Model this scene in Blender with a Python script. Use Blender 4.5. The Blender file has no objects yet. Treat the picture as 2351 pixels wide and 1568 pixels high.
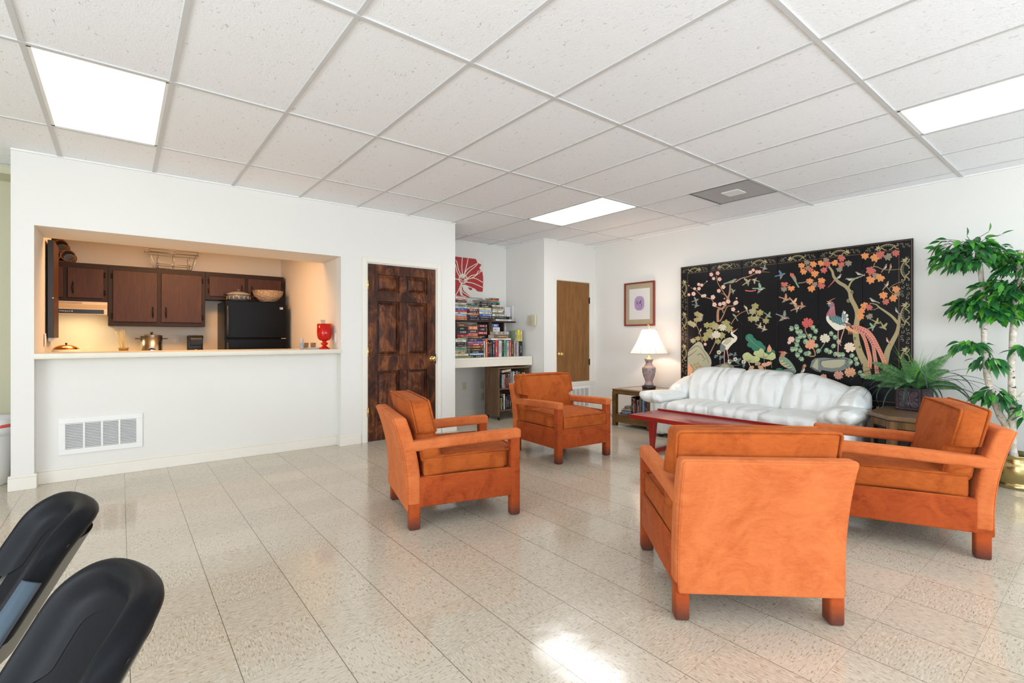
import bpy, bmesh, math, random
from mathutils import Vector, Matrix
R = math.radians
sc = bpy.context.scene
col = sc.collection
# ---------------------------------------------------------------- camera
CH = 1.18                       # eye height above the floor
FOC = 1131.7                    # focal length in pixels of the 2351 px frame
YAW = 0.67137
cam_d = bpy.data.cameras.new('camera'); cam = bpy.data.objects.new('camera', cam_d); col.objects.link(cam)
cam_d.sensor_width = 36.0; cam_d.lens = FOC / 2351 * 36.0; cam_d.shift_y = -0.00358
cam_d.clip_start = 0.02; cam_d.clip_end = 100
cam.location = (0, 0, CH); cam.rotation_euler = (R(90), 0, -YAW)
sc.camera = cam
# ---------------------------------------------------------------- colour management
sc.view_settings.view_transform = 'Standard'; sc.view_settings.look = 'None'
sc.view_settings.gamma = 1.0; sc.view_settings.exposure = 0.0
sc.view_settings.use_curve_mapping = False
try:
    sc.cycles.use_denoising = True
    sc.cycles.max_bounces = 10; sc.cycles.diffuse_bounces = 6; sc.cycles.glossy_bounces = 4
    sc.cycles.transmission_bounces = 6; sc.cycles.sample_clamp_indirect = 6.0
    sc.cycles.caustics_reflective = False; sc.cycles.caustics_refractive = False
except Exception: pass
# ---------------------------------------------------------------- world and daylight
w = bpy.data.worlds.new('world'); sc.world = w; w.use_nodes = True
w.node_tree.nodes['Background'].inputs[0].default_value = (0.75, 0.87, 1.0, 1)
w.node_tree.nodes['Background'].inputs[1].default_value = 2.2

def area(name, loc, rot, sx, sy, watts, color, spread=180):
    d = bpy.data.lights.new(name, 'AREA'); d.shape = 'RECTANGLE'; d.size = sx; d.size_y = sy
    d.energy = watts; d.color = color; d.spread = R(spread)
    o = bpy.data.objects.new(name, d); col.objects.link(o); o.location = loc; o.rotation_euler = rot
    return o
XR, YL, HC = 5.96, 5.36, 2.636          # right wall, left wall, ceiling height
XM, YM = -4.2, -3.4                     # the walls behind the camera
# daylight through the two big windows behind the camera
area('daylight_back', (2.2, YM + 0.05, 1.45), (R(90), 0, 0), 6.0, 1.9, 46, (0.82, 0.91, 1.0))
# fill lamps added at the windows, aimed up to brighten the ceiling
area('ceiling_fill_back', (2.2, YM + 0.12, 1.2), (R(140), 0, 0), 6.0, 1.2, 158, (0.84, 0.92, 1.0))
area('ceiling_fill_side', (XM + 0.12, -0.6, 1.2), (R(140), 0, R(-90)), 5.0, 1.2, 150, (0.86, 0.93, 1.0))
area('daylight_side', (XM + 0.05, -0.6, 1.45), (R(90), 0, R(-90)), 5.0, 1.9, 122, (0.88, 0.94, 1.0))
# warm flush light on the kitchen ceiling, and the hood lamp
KX0, KX1, KYB, KH = -1.9, 1.885, 7.95, 2.50
area('kitchen_bulb', (0.55, 6.22, KH - 0.10), (0, 0, 0), 0.5, 0.5, 40, (1.0, 0.51, 0.20))
area('hood_bulb', (-0.38, 7.62, 1.50), (R(-12), 0, 0), 0.18, 0.10, 7, (1.0, 0.68, 0.30))
# ---------------------------------------------------------------- pixel helpers: a point of the 2351x1568 frame onto a real plane
def ray(u, v):
    a, b = (u - 1175.5) / FOC, (775.6 - v) / FOC
    s, c = math.sin(YAW), math.cos(YAW)
    return s + c * a, c - s * a, b
def PY(u, v, Y):
    x, y, z = ray(u, v); t = Y / y; return x * t, z * t + CH
def PX(u, v, X):
    x, y, z = ray(u, v); t = X / x; return y * t, z * t + CH
def PZ(u, v, Z):
    x, y, z = ray(u, v); t = (Z - CH) / z; return x * t, y * t
# ---------------------------------------------------------------- object helpers
def tag(o, label=None, cat=None, group=None, kind=None):
    if label: o['label'] = label
    if cat: o['category'] = cat
    if group: o['group'] = group
    if kind: o['kind'] = kind
    return o
def empty(name, loc=(0, 0, 0), rz=0.0, label=None, cat=None, group=None, kind=None):
    o = bpy.data.objects.new(name, None); col.objects.link(o)
    o.empty_display_size = 0.05
    o.location = loc; o.rotation_euler = (0, 0, rz)
    return tag(o, label, cat, group, kind)
def copy_tree(o, parent=None):
    c = o.copy(); col.objects.link(c)
    if parent is not None: c.parent = parent
    for ch in list(o.children): copy_tree(ch, c)
    return c
class MB:
    """collects geometry for ONE mesh object"""
    def __init__(s): s.v = []; s.f = []; s.m = []; s.sm = []
    def add(s, vs, fs, mi=0, smooth=False, M=None):
        b = len(s.v)
        if M is not None: vs = [M @ Vector(p) for p in vs]
        s.v += [tuple(p) for p in vs]
        for f in fs: s.f.append(tuple(i + b for i in f)); s.m.append(mi); s.sm.append(smooth)
        return s
    def box(s, x0, x1, y0, y1, z0, z1, mi=0, M=None):
        vs = [(x, y, z) for x in (x0, x1) for y in (y0, y1) for z in (z0, z1)]
        fs = [(0, 1, 3, 2), (4, 6, 7, 5), (0, 4, 5, 1), (2, 3, 7, 6), (0, 2, 6, 4), (1, 5, 7, 3)]
        return s.add(vs, fs, mi, False, M)
    def rbox(s, c, h, r=0.01, n=4, mi=0, M=None, bulge=0.0, fn=None, smooth=True, bz=None):
        """rounded box, centre c, half sizes h, edge radius r, n steps per side, optional outward bulge and a point function"""
        vs = []; fs = []; idx = {}
        ts = [(-1 + 2 * i / n) for i in range(n + 1)]
        # put extra loops near the edges
        hs = h
        def pos(p):
            q = [p[i] * hs[i] for i in range(3)]
            rr = min(r, *hs)
            core = [max(-(hs[i] - rr), min(hs[i] - rr, q[i])) for i in range(3)]
            d = Vector([q[i] - core[i] for i in range(3)])
            if d.length > 1e-9: d = d.normalized() * rr
            o = Vector(core) + d
            if bulge or bz:
                for i in range(3):
                    j, k = (i + 1) % 3, (i + 2) % 3
                    if abs(abs(p[i]) - 1) < 1e-6:
                        b_ = (bz if (i == 2 and bz is not None) else bulge)
                        o[i] += math.copysign(b_ * (1 - p[j] ** 2) * (1 - p[k] ** 2), p[i])
            o = Vector((o[0] + c[0], o[1] + c[1], o[2] + c[2]))
            return fn(o) if fn else o
        def lin(i, ax):
            # distribute so that the outermost loop sits at the radius
            rr = min(r / hs[ax], 0.5)
            m = max(1, min(3, n // 3))
            if i <= m: return -1 + rr * (i / m)
            if i >= n - m: return 1 - rr * ((n - i) / m)
            return -1 + rr + (2 - 2 * rr) * (i - m) / (n - 2 * m)
        for ax in range(3):
            j, k = (ax + 1) % 3, (ax + 2) % 3
            for sgn in (-1, 1):
                g = []
                for a in range(n + 1):
                    row = []
                    for b in range(n + 1):
                        p = [0, 0, 0]; p[ax] = sgn; p[j] = lin(a, j); p[k] = lin(b, k)
                        key = tuple(round(t, 5) for t in p)
                        if key not in idx: idx[key] = len(vs); vs.append(pos(p))
                        row.append(idx[key])
                    g.append(row)
                for a in range(n):
                    for b in range(n):
                        q = (g[a][b], g[a + 1][b], g[a + 1][b + 1], g[a][b + 1])
                        fs.append(q if sgn > 0 else q[::-1])
        return s.add(vs, fs, mi, smooth, M)
    def lathe(s, prof, c=(0, 0, 0), n=28, mi=0, M=None, smooth=True, a0=0, fn=None):
        vs = []; fs = []
        for r_, z in prof:
            for i in range(n):
                a = a0 + 2 * math.pi * i / n
                rr = r_ if fn is None else fn(r_, z, a)
                vs.append((c[0] + rr * math.cos(a), c[1] + rr * math.sin(a), c[2] + z))
        for k in range(len(prof) - 1):
            for i in range(n):
                j = (i + 1) % n
                fs.append((k * n + i, k * n + j, (k + 1) * n + j, (k + 1) * n + i))
        if prof[0][0] > 1e-4: fs.append(tuple(range(n))[::-1])
        if prof[-1][0] > 1e-4: fs.append(tuple((len(prof) - 1) * n + i for i in range(n)))
        return s.add(vs, fs, mi, smooth, M)
    def tube(s, pts, r, n=8, mi=0, M=None, closed=False, smooth=True, flat=1.0):
        pts = [Vector(p) for p in pts]; m = len(pts)
        rs = r if isinstance(r, (list, tuple)) else [r] * m
        vs = []; fs = []; up = None
        for k in range(m):
            a = pts[(k - 1) % m] if (closed or k > 0) else pts[k]
            b = pts[(k + 1) % m] if (closed or k < m - 1) else pts[k]
            t = (b - a); t = t.normalized() if t.length > 1e-9 else Vector((0, 0, 1))
            if up is None:
                up = Vector((0, 0, 1)) if abs(t.z) < 0.9 else Vector((1, 0, 0))
            sd = t.cross(up)
            if sd.length < 1e-6: sd = t.orthogonal()
            sd.normalize(); up = sd.cross(t).normalized()
            for i in range(n):
                an = 2 * math.pi * i / n
                vs.append(pts[k] + (sd * math.cos(an) + up * math.sin(an) * flat) * rs[k])
        for k in range(m if closed else m - 1):
            k2 = (k + 1) % m
            for i in range(n):
                j = (i + 1) % n
                fs.append((k * n + i, k * n + j, k2 * n + j, k2 * n + i))
        if not closed:
            fs.append(tuple(range(n))[::-1]); fs.append(tuple((m - 1) * n + i for i in range(n)))
        return s.add(vs, fs, mi, smooth, M)
    def prism(s, poly, z0, z1, mi=0, M=None, smooth=False):
        n = len(poly)
        vs = [(p[0], p[1], z0) for p in poly] + [(p[0], p[1], z1) for p in poly]
        fs = [tuple(range(n))[::-1], tuple(range(n, 2 * n))] + [(i, (i + 1) % n, n + (i + 1) % n, n + i) for i in range(n)]
        return s.add(vs, fs, mi, smooth, M)
    def ball(s, c, r, n=12, mi=0, M=None, sz=1.0):
        prof = [(max(1e-5, r * math.sin(math.pi * k / 8)), -r * sz * math.cos(math.pi * k / 8)) for k in range(9)]
        prof[0] = (1e-5, -r * sz); prof[-1] = (1e-5, r * sz)
        return s.lathe(prof, c, n, mi, M)
    def grid(s, P, mi=0, smooth=True, M=None):
        """P: list of rows of points"""
        nr, nc = len(P), len(P[0])
        vs = [p for row in P for p in row]
        fs = [(i * nc + j, i * nc + j + 1, (i + 1) * nc + j + 1, (i + 1) * nc + j) for i in range(nr - 1) for j in range(nc - 1)]
        return s.add(vs, fs, mi, smooth, M)
    def build(s, name, mats, parent=None, bevel=0.0, seg=2, subd=0, flip=True):
        me = bpy.data.meshes.new(name)
        me.from_pydata(s.v, [], s.f)
        if not isinstance(mats, (list, tuple)): mats = [mats]
        for m in mats: me.materials.append(m)
        for p, mi, sm in zip(me.polygons, s.m, s.sm):
            p.material_index = mi; p.use_smooth = sm
        if flip:
            bm = bmesh.new(); bm.from_mesh(me); bmesh.ops.recalc_face_normals(bm, faces=bm.faces); bm.to_mesh(me); bm.free()
        o = bpy.data.objects.new(name, me); col.objects.link(o)
        if parent is not None: o.parent = parent
        if bevel > 0:
            b = o.modifiers.new('bevel', 'BEVEL'); b.width = bevel; b.segments = seg; b.limit_method = 'ANGLE'; b.angle_limit = R(40)
            for p in me.polygons: p.use_smooth = True
            b.harden_normals = True
        if subd:
            b = o.modifiers.new('sub', 'SUBSURF'); b.levels = subd; b.render_levels = subd
        return o
def bx(x0, x1, y0, y1, z0, z1, M=None): return MB().box(x0, x1, y0, y1, z0, z1, 0, M)
def struct(o): o['kind'] = 'structure'; return o
# ---------------------------------------------------------------- materials
class NT:
    def __init__(s, name):
        s.mat = bpy.data.materials.new(name); s.mat.use_nodes = True; s.t = s.mat.node_tree
        s.b = s.t.nodes['Principled BSDF']; s.tc = s.t.nodes.new('ShaderNodeTexCoord')
    def n(s, typ, **kw):
        nd = s.t.nodes.new(typ)
        for k, v in kw.items():
            if k.startswith('i_'):
                key = k[2:]; key = int(key) if key.isdigit() else key.replace('_', ' ')
                inp = nd.inputs[key]
                if hasattr(v, 'is_output'): s.t.links.new(v, inp)
                else: inp.default_value = v
            else: setattr(nd, k, v)
        return nd
    def link(s, a, b): s.t.links.new(a, b)
    def math(s, op, a, b=None, c=None):
        nd = s.n('ShaderNodeMath', operation=op)
        for i, v in enumerate((a, b, c)):
            if v is None: continue
            if hasattr(v, 'is_output'): s.link(v, nd.inputs[i])
            else: nd.inputs[i].default_value = v
        return nd.outputs[0]
    def mix(s, f, a, b):
        nd = s.n('ShaderNodeMix', data_type='RGBA')
        for inp, v in ((nd.inputs['Factor'], f), (nd.inputs['A'], a), (nd.inputs['B'], b)): pass
        A, B = [i for i in nd.inputs if i.name == 'A' and i.type == 'RGBA'][0], [i for i in nd.inputs if i.name == 'B' and i.type == 'RGBA'][0]
        for inp, v in ((nd.inputs[0], f), (A, a), (B, b)):
            if hasattr(v, 'is_output'): s.link(v, inp)
            elif isinstance(v, (int, float)): inp.default_value = v
            else: inp.default_value = (*v[:3], 1)
        return [o for o in nd.outputs if o.type == 'RGBA'][0]
    def obj(s, scale=(1, 1, 1), rot=(0, 0, 0), loc=(0, 0, 0)):
        m = s.n('ShaderNodeMapping'); s.link(s.tc.outputs['Object'], m.inputs[0])
        m.inputs['Scale'].default_value = scale; m.inputs['Rotation'].default_value = rot; m.inputs['Location'].default_value = loc
        return m.outputs[0]
    def noise(s, vec, scale=5, detail=3, rough=0.5, dist=0.0):
        nd = s.n('ShaderNodeTexNoise'); s.link(vec, nd.inputs['Vector'])
        nd.inputs['Scale'].default_value = scale; nd.inputs['Detail'].default_value = detail
        nd.inputs['Roughness'].default_value = rough; nd.inputs['Distortion'].default_value = dist
        return nd.outputs['Fac']
    def ramp(s, f, stops, interp='LINEAR'):
        nd = s.n('ShaderNodeValToRGB'); s.link(f, nd.inputs[0]); nd.color_ramp.interpolation = interp
        els = nd.color_ramp.elements
        while len(els) < len(stops): els.new(0.5)
        for e, (p, c) in zip(els, stops): e.position = p; e.color = (*c[:3], 1) if not isinstance(c, (int, float)) else (c, c, c, 1)
        return nd.outputs[0]
    def bump(s, h, strength=0.3, dist=0.01):
        nd = s.n('ShaderNodeBump'); s.link(h, nd.inputs['Height']); nd.inputs['Strength'].default_value = strength
        nd.inputs['Distance'].default_value = dist; s.link(nd.outputs[0], s.b.inputs['Normal'])
    def col(s, c):
        if hasattr(c, 'is_output'): s.link(c, s.b.inputs['Base Color'])
        else: s.b.inputs['Base Color'].default_value = (*c[:3], 1)
    def set(s, **kw):
        for k, v in kw.items():
            inp = s.b.inputs[k.replace('_', ' ')]
            if hasattr(v, 'is_output'): s.link(v, inp)
            else: inp.default_value = v
        return s
def plain(name, c, rough=0.5, metal=0.0, var=0.06, scale=12, bump=0.0, **kw):
    t = NT(name); f = t.noise(t.obj(), scale, 3)
    lo = [max(0, x * (1 - var)) for x in c]; hi = [min(1, x * (1 + var)) for x in c]
    t.col(t.mix(f, lo, hi)); t.set(Roughness=rough, Metallic=metal, **kw)
    if bump: t.bump(t.noise(t.obj(), scale * 8, 3), bump, 0.002)
    return t.mat
def wood(name, dark, light, scale=1.0, rough=0.4, axis='z', coat=0.0, dist=1.0, lo=0.3, hi=0.7):
    t = NT(name)
    s = {'x': (1.2, 14, 14), 'y': (14, 1.2, 14), 'z': (14, 14, 1.2)}[axis]
    v = t.obj(tuple(k * scale for k in s))
    f1 = t.noise(v, 1.6, 4, 0.6, dist); f2 = t.noise(v, 9, 2, 0.5, 0.3)
    f = t.math('ADD', t.math('MULTIPLY', f1, 0.75), t.math('MULTIPLY', f2, 0.25))
    t.col(t.ramp(f, [(lo, dark), ((lo + hi) / 2, [(a + b) / 2 for a, b in zip(dark, light)]), (hi, light)]))
    t.set(Roughness=rough, Coat_Weight=coat, Coat_Roughness=0.15)
    t.b.inputs['Specular IOR Level'].default_value = .3
    t.bump(f2, 0.08, 0.002)
    return t.mat
def make_floor_mat():
    t = NT('vinyl_tile_floor')
    v = t.obj()
    sp = t.n('ShaderNodeSeparateXYZ'); t.link(v, sp.inputs[0])
    T = 0.3048
    gx = t.math('DIVIDE', t.math('SUBTRACT', sp.outputs[0], 0.332 - 20 * T), T)
    gy = t.math('DIVIDE', t.math('SUBTRACT', sp.outputs[1], 2.192 - 20 * T), T)
    ix, iy = t.math('FLOOR', gx), t.math('FLOOR', gy)
    fx, fy = t.math('FRACT', gx), t.math('FRACT', gy)
    par = t.math('MODULO', t.math('ADD', ix, iy), 2.0)
    def flecks(sx, sy, seed):
        m = t.n('ShaderNodeMapping'); t.link(v, m.inputs[0]); m.inputs['Scale'].default_value = (sx, sy, 1); m.inputs['Location'].default_value = (seed, seed * 2, 0)
        # every tile gets its own piece of the pattern
        c = t.n('ShaderNodeCombineXYZ'); t.link(t.math('MULTIPLY', ix, 7.31), c.inputs[0]); t.link(t.math('MULTIPLY', iy, 5.17), c.inputs[1])
        a = t.n('ShaderNodeVectorMath', operation='ADD'); t.link(m.outputs[0], a.inputs[0]); t.link(c.outputs[0], a.inputs[1])
        return a.outputs[0]
    out = []
    for sx, sy in ((40, 185), (185, 40)):
        d = t.noise(flecks(sx, sy, 1.0), 1.0, 2, 0.6, 0.4)
        l = t.noise(flecks(sx * .8, sy * .8, 9.0), 1.0, 2, 0.6, 0.4)
        out.append((d, l))
    mf = t.n('ShaderNodeMix', data_type='FLOAT'); t.link(par, mf.inputs[0]); t.link(out[0][0], mf.inputs[2]); t.link(out[1][0], mf.inputs[3])
    ml = t.n('ShaderNodeMix', data_type='FLOAT'); t.link(par, ml.inputs[0]); t.link(out[0][1], ml.inputs[2]); t.link(out[1][1], ml.inputs[3])
    wn = t.n('ShaderNodeTexWhiteNoise', noise_dimensions='2D')
    cc = t.n('ShaderNodeCombineXYZ'); t.link(ix, cc.inputs[0]); t.link(iy, cc.inputs[1]); t.link(cc.outputs[0], wn.inputs['Vector'])
    base = t.mix(wn.outputs['Value'], (0.525, 0.455, 0.35), (0.59, 0.52, 0.41))
    c1 = t.mix(t.ramp(ml.outputs[0], [(0.50, 0.0), (0.62, 1.0)]), base, (0.64, 0.58, 0.48))
    c2 = t.mix(t.ramp(mf.outputs[0], [(0.575, 0.0), (0.66, 0.85)]), c1, (0.285, 0.195, 0.11))
    def seam(f, wd):
        e = t.math('MINIMUM', f, t.math('SUBTRACT', 1.0, f))
        return t.math('LESS_THAN', e, wd)
    sx = seam(fx, 0.0048); sy = seam(fy, 0.0022)
    sm = t.math('MAXIMUM', t.math('MULTIPLY', sx, 0.82), t.math('MULTIPLY', sy, 0.5))
    dirt = t.noise(t.obj(), 0.9, 4, 0.6)
    c3 = t.mix(t.ramp(dirt, [(0.35, 0.12), (0.6, 0.0)]), c2, (0.33, 0.29, 0.22))
    t.col(t.mix(sm, c3, (0.07, 0.055, 0.04)))
    rv = t.noise(t.obj(), 2.2, 4, 0.6)
    t.set(Roughness=t.n('ShaderNodeMapRange', i_0=rv, i_1=0.35, i_2=0.65, i_3=0.075, i_4=0.17).outputs[0])
    t.b.inputs['Specular IOR Level'].default_value = 0.62
    wav = t.math('ADD', t.math('MULTIPLY', t.noise(t.obj(), 7, 2), 1.0), t.math('MULTIPLY', mf.outputs[0], 0.06))
    wav = t.math('SUBTRACT', wav, t.math('MULTIPLY', sm, 0.10))
    t.bump(wav, 0.10, 0.01)
    return t.mat
def make_ceiling_mat():
    t = NT('fissured_ceiling_tile'); v = t.obj((1, 1, 1))
    a = t.noise(t.obj((60, 26, 1), rot=(0, 0, 0.5)), 1.0, 3, 0.6, 1.2)
    b = t.noise(t.obj((150, 150, 1)), 1.0, 2, 0.5)
    sp = t.n('ShaderNodeSeparateXYZ'); t.link(v, sp.inputs[0])
    ix = t.math('FLOOR', t.math('DIVIDE', t.math('ADD', sp.outputs[0], 0.38 + 6.096), 0.6096))
    iy = t.math('FLOOR', t.math('DIVIDE', t.math('ADD', sp.outputs[1], -2.175 + 12.192), 1.2192))
    wn = t.n('ShaderNodeTexWhiteNoise', noise_dimensions='2D'); cc = t.n('ShaderNodeCombineXYZ'); t.link(ix, cc.inputs[0]); t.link(iy, cc.inputs[1]); t.link(cc.outputs[0], wn.inputs['Vector'])
    base = t.mix(wn.outputs['Value'], (0.86, 0.88, 0.915), (0.90, 0.92, 0.95))
    c1 = t.mix(t.ramp(a, [(0.655, 0.0), (0.70, 0.75)]), base, (0.36, 0.355, 0.34))
    c2 = t.mix(t.ramp(b, [(0.66, 0.0), (0.74, 0.5)]), c1, (0.5, 0.5, 0.5))
    t.col(c2); t.set(Roughness=0.95)
    t.bump(t.math('SUBTRACT', t.noise(t.obj((90, 90, 1)), 1.0, 2), t.math('MULTIPLY', a, 1.5)), 0.25, 0.004)
    return t.mat
def wall_mat(name, c, bump=0.08):
    t = NT(name); f = t.noise(t.obj(), 1.3, 3)
    t.col(t.mix(f, [x * 0.975 for x in c], [min(1, x * 1.02) for x in c])); t.set(Roughness=0.75)
    t.bump(t.noise(t.obj(), 130, 2), bump, 0.002)
    return t.mat
M_FLOOR = make_floor_mat(); M_CEIL = make_ceiling_mat()
M_WALL = wall_mat('white_wall_paint', (0.765, 0.755, 0.715))
M_CREAM = wall_mat('cream_kitchen_wall', (0.78, 0.73, 0.64))
M_GREEN = wall_mat('olive_cream_wall', (0.62, 0.60, 0.44))
M_TRIM = plain('cream_trim_paint', (0.80, 0.765, 0.69), 0.4, var=0.02)
M_GRID = plain('ceiling_grid_metal', (0.60, 0.60, 0.60), 0.5, var=0.03)
M_WHITE = plain('white_enamel', (0.82, 0.82, 0.80), 0.35, var=0.02)
M_LAM = plain('cream_laminate', (0.74, 0.70, 0.60), 0.35, var=0.03, scale=40)
M_BRASS = plain('brass', (0.78, 0.56, 0.20), 0.22, 1.0, var=0.05)
M_BLACK = plain('black_plastic', (0.012, 0.012, 0.014), 0.35, var=0.1)
M_DARKM = plain('dark_bronze_metal', (0.03, 0.022, 0.018), 0.35, 0.6, var=0.1)
M_STEEL = plain('brushed_steel', (0.62, 0.60, 0.57), 0.25, 1.0, var=0.04)
M_ALM = plain('almond_plastic', (0.62, 0.57, 0.42), 0.4, var=0.02)
def light_mat(name, c, st):
    t = NT(name); t.col((0.9, 0.9, 0.9)); t.b.inputs['Emission Color'].default_value = (*c, 1); t.b.inputs['Emission Strength'].default_value = st
    return t.mat
# ================================================================ THE ROOM
struct(bx(XM - .2, XR + .2, YM - .2, KYB + .2, -0.06, 0.0).build('floor', M_FLOOR))
def ceil_slab():
    """ceiling as one mesh of tiles; the fixtures and the diffuser fill their own openings"""
    mb = MB()
    holes = [(3.8968, 4.4864, 3.394, 4.6132), (3.8968, 4.4864, -0.2634, 0.956), (-0.38, 0.2296, 3.394, 4.6132), (-0.38, 0.2296, -0.2634, 0.956), (3.8968, 4.4864, -2.7, -1.48), (4.497, 5.1064, 2.175, 2.7846)]
    xs = sorted({XM, XR} | {h[0] for h in holes} | {h[1] for h in holes}); ys = sorted({YM, 6.27} | {h[2] for h in holes} | {h[3] for h in holes})
    for a, b in zip(xs, xs[1:]):
        for c, d in zip(ys, ys[1:]):
            mx, my = (a + b) / 2, (c + d) / 2
            if any(h[0] < mx < h[1] and h[2] < my < h[3] for h in holes): continue
            mb.box(a, b, c, d, HC, HC + 0.03)
    return mb
struct(ceil_slab().build('ceiling', M_CEIL))
mb = MB()
GX0, GY0 = -0.38, 2.175
for i in range(-6, 11):
    x = GX0 + i * 0.6096
    mb.box(x - .012, x + .012, YM, 6.27, HC - .006, HC + .002)
for j in range(-4, 4):
    y = GY0 + j * 1.2192
    mb.box(XM, XR, y - .012, y + .012, HC - .007, HC + .002)
mb.box(4.497, 5.1064, 2.7846 - .012, 2.7846 + .012, HC - .006, HC + .002)
struct(mb.build('trim_1', M_GRID))
# wall angle along the walls
mb = MB()
mb.box(XR - .02, XR, YM, YL, HC - .012, HC); mb.box(-0.66, 3.33, YL - .02, YL, HC - .012, HC); mb.box(4.86, XR, YL - .02, YL, HC - .012, HC)
mb.box(4.84, 4.86, YL, 6.27, HC - .012, HC); mb.box(3.33, 4.86, 6.25, 6.27, HC - .012, HC)
struct(mb.build('trim_2', M_WHITE))
# the wall with the pass-through (its face at y = YL), the recess below it, the jambs and the soffit
OX0, OX1, SZ, CZ = -0.53, 1.88, 2.065, 1.055
SYB = 5.975
mb = MB()
mb.box(-0.66, OX0, YL, 6.60, 0, HC)                 # left pier, runs back into the kitchen
mb.box(OX0, OX1, YL, SYB, SZ, HC)                   # above the opening
mb.box(OX0, OX1, 5.475, SYB, 0, CZ - .045)          # recessed low wall
mb.box(OX1, 2.17, YL, 5.52, 0, HC)
mb.box(2.17, 3.07, YL, 5.52, 2.035, HC)
mb.box(3.07, 3.335, YL, 5.52, 0, HC)
mb.box(3.215, 3.335, 5.52, 6.27, 0, HC)             # return of the wall into the book alcove
struct(mb.build('wall_left', M_WALL))
# alcove back and side, the closet block, the right wall
mb = MB(); mb.box(3.215, 5.0, 6.27, 6.42, 0, HC)
struct(mb.build('wall_alcove', M_WALL))
mb = MB()
mb.box(4.86, 5.10, YL, 6.27, 0, HC); mb.box(5.10, 5.83, YL, 6.27, 2.05, HC); mb.box(5.83, XR, YL, 6.27, 0, HC)
mb.box(5.10, 5.83, YL, 6.27, 0, 0.50)
struct(mb.build('wall_closet', M_WALL))
struct(bx(XR, XR + .15, YM, 6.4, 0, HC).build('wall_right', M_WALL))
# kitchen shell
mb = MB()
mb.box(KX1, KX1 + .12, 5.52, KYB, 0, KH)
mb.box(KX0, KX1 + .12, KYB, KYB + .12, 0, KH + .1); mb.box(KX0 - .12, KX0, 6.6, KYB, 0, KH)
mb.box(KX0, -.66, 6.50, 6.60, 0, KH)
struct(mb.build('wall_kitchen', M_CREAM))
struct(bx(-.655, KX1 + .1, SYB, 6.5, KH, KH + .08).box(KX0 - .1, KX1 + .1, 6.5, KYB + .1, KH, KH + .08).build('ceiling_kitchen', M_CREAM))
# underside and sides of the opening seen from the kitchen side

# hallway wall seen past the pier, with its lowered header
mb = MB(); mb.box(XM, -0.66, 6.25, 6.37, 0, HC)
struct(mb.build('wall_hall', M_GREEN))
struct(bx(XM, -0.66, 5.95, 6.25, 2.575, HC).build('trim_3', M_GREEN))
# walls behind the camera, with window openings
WZ0, WZ1 = 0.5, 2.4
mb = MB(); mb.box(XM - .15, XM, YM, -3.1, 0, HC); mb.box(XM - .15, XM, 1.9, 6.4, 0, HC); mb.box(XM - .15, XM, -3.1, 1.9, 0, WZ0); mb.box(XM - .15, XM, -3.1, 1.9, WZ1, HC)
struct(mb.build('wall_front', M_WALL))
mb = MB(); mb.box(XM - .15, -0.8, YM - .15, YM, 0, HC); mb.box(5.2, XR + .15, YM - .15, YM, 0, HC); mb.box(-0.8, 5.2, YM - .15, YM, 0, WZ0); mb.box(-0.8, 5.2, YM - .15, YM, WZ1, HC)
struct(mb.build('wall_back', M_WALL))
for nm, pts in (('window_1', [(-0.8 + 1.5 * i, YM - .1, 'x') for i in range(5)]), ('window_2', [(XM - .1, -3.1 + 1.25 * i, 'y') for i in range(5)])):
    mb = MB()
    for a, b, ax in pts:
        if ax == 'x': mb.box(a - .03, a + .03, b - .03, b + .03, WZ0, WZ1)
        else: mb.box(a - .03, a + .03, b - .03, b + .03, WZ0, WZ1)
    if nm == 'window_1':
        mb.box(-0.8, 5.2, YM - .13, YM - .07, WZ0, WZ0 + .06); mb.box(-0.8, 5.2, YM - .13, YM - .07, WZ1 - .06, WZ1)
    else:
        mb.box(XM - .13, XM - .07, -3.1, 1.9, WZ0, WZ0 + .06); mb.box(XM - .13, XM - .07, -3.1, 1.9, WZ1 - .06, WZ1)
    struct(mb.build(nm, M_TRIM))
# baseboards
def base(name, segs, h=0.115):
    mb = MB()
    for (x0, y0, x1, y1, nx, ny) in segs:
        t = .016
        ax0, ax1 = min(x0, x1), max(x0, x1); ay0, ay1 = min(y0, y1), max(y0, y1)
        if nx: a = (ax0, ax0 + nx * t); mb.box(min(a), max(a), ay0, ay1, 0, h - .018); a = (ax0, ax0 + nx * t * .5); mb.box(min(a), max(a), ay0, ay1, h - .018, h)
        else: a = (ay0, ay0 + ny * t); mb.box(ax0, ax1, min(a), max(a), 0, h - .018); a = (ay0, ay0 + ny * t * .5); mb.box(ax0, ax1, min(a), max(a), h - .018, h)
    return struct(mb.build(name, M_TRIM, bevel=.003))
base('baseboard_left', [(-0.676, YL, -0.514, YL, 0, -1), (-.66, YL, -.66, 6.25, -1, 0), (OX0, YL, OX0, 5.475, 1, 0), (OX0, 5.475, OX1, 5.475, 0, -1), (OX1, YL, OX1, 5.475, -1, 0), (OX1 - .016, YL, 2.10, YL, 0, -1), (3.14, YL, 3.351, YL, 0, -1), (3.335, YL, 3.335, 6.27, 1, 0)])
base('baseboard_alcove', [(3.351, 6.27, 4.86, 6.27, 0, -1), (4.86, YL, 4.86, 6.27, -1, 0), (4.844, YL, 5.2, YL, 0, -1)])
base('baseboard_right', [(XR, YM, XR, YL, -1, 0)])
base('baseboard_hall', [(XM, 6.25, -0.67, 6.25, 0, -1)])
# sill of the pass-through
s = MB().rbox(((OX0 + OX1) / 2, (YL - .008 + 6.02) / 2, CZ - .022), ((OX1 - OX0) / 2 + .006, (6.02 - YL + .008) / 2, .022), .004, 4)
struct(s.build('trim_4', M_LAM))
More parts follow.
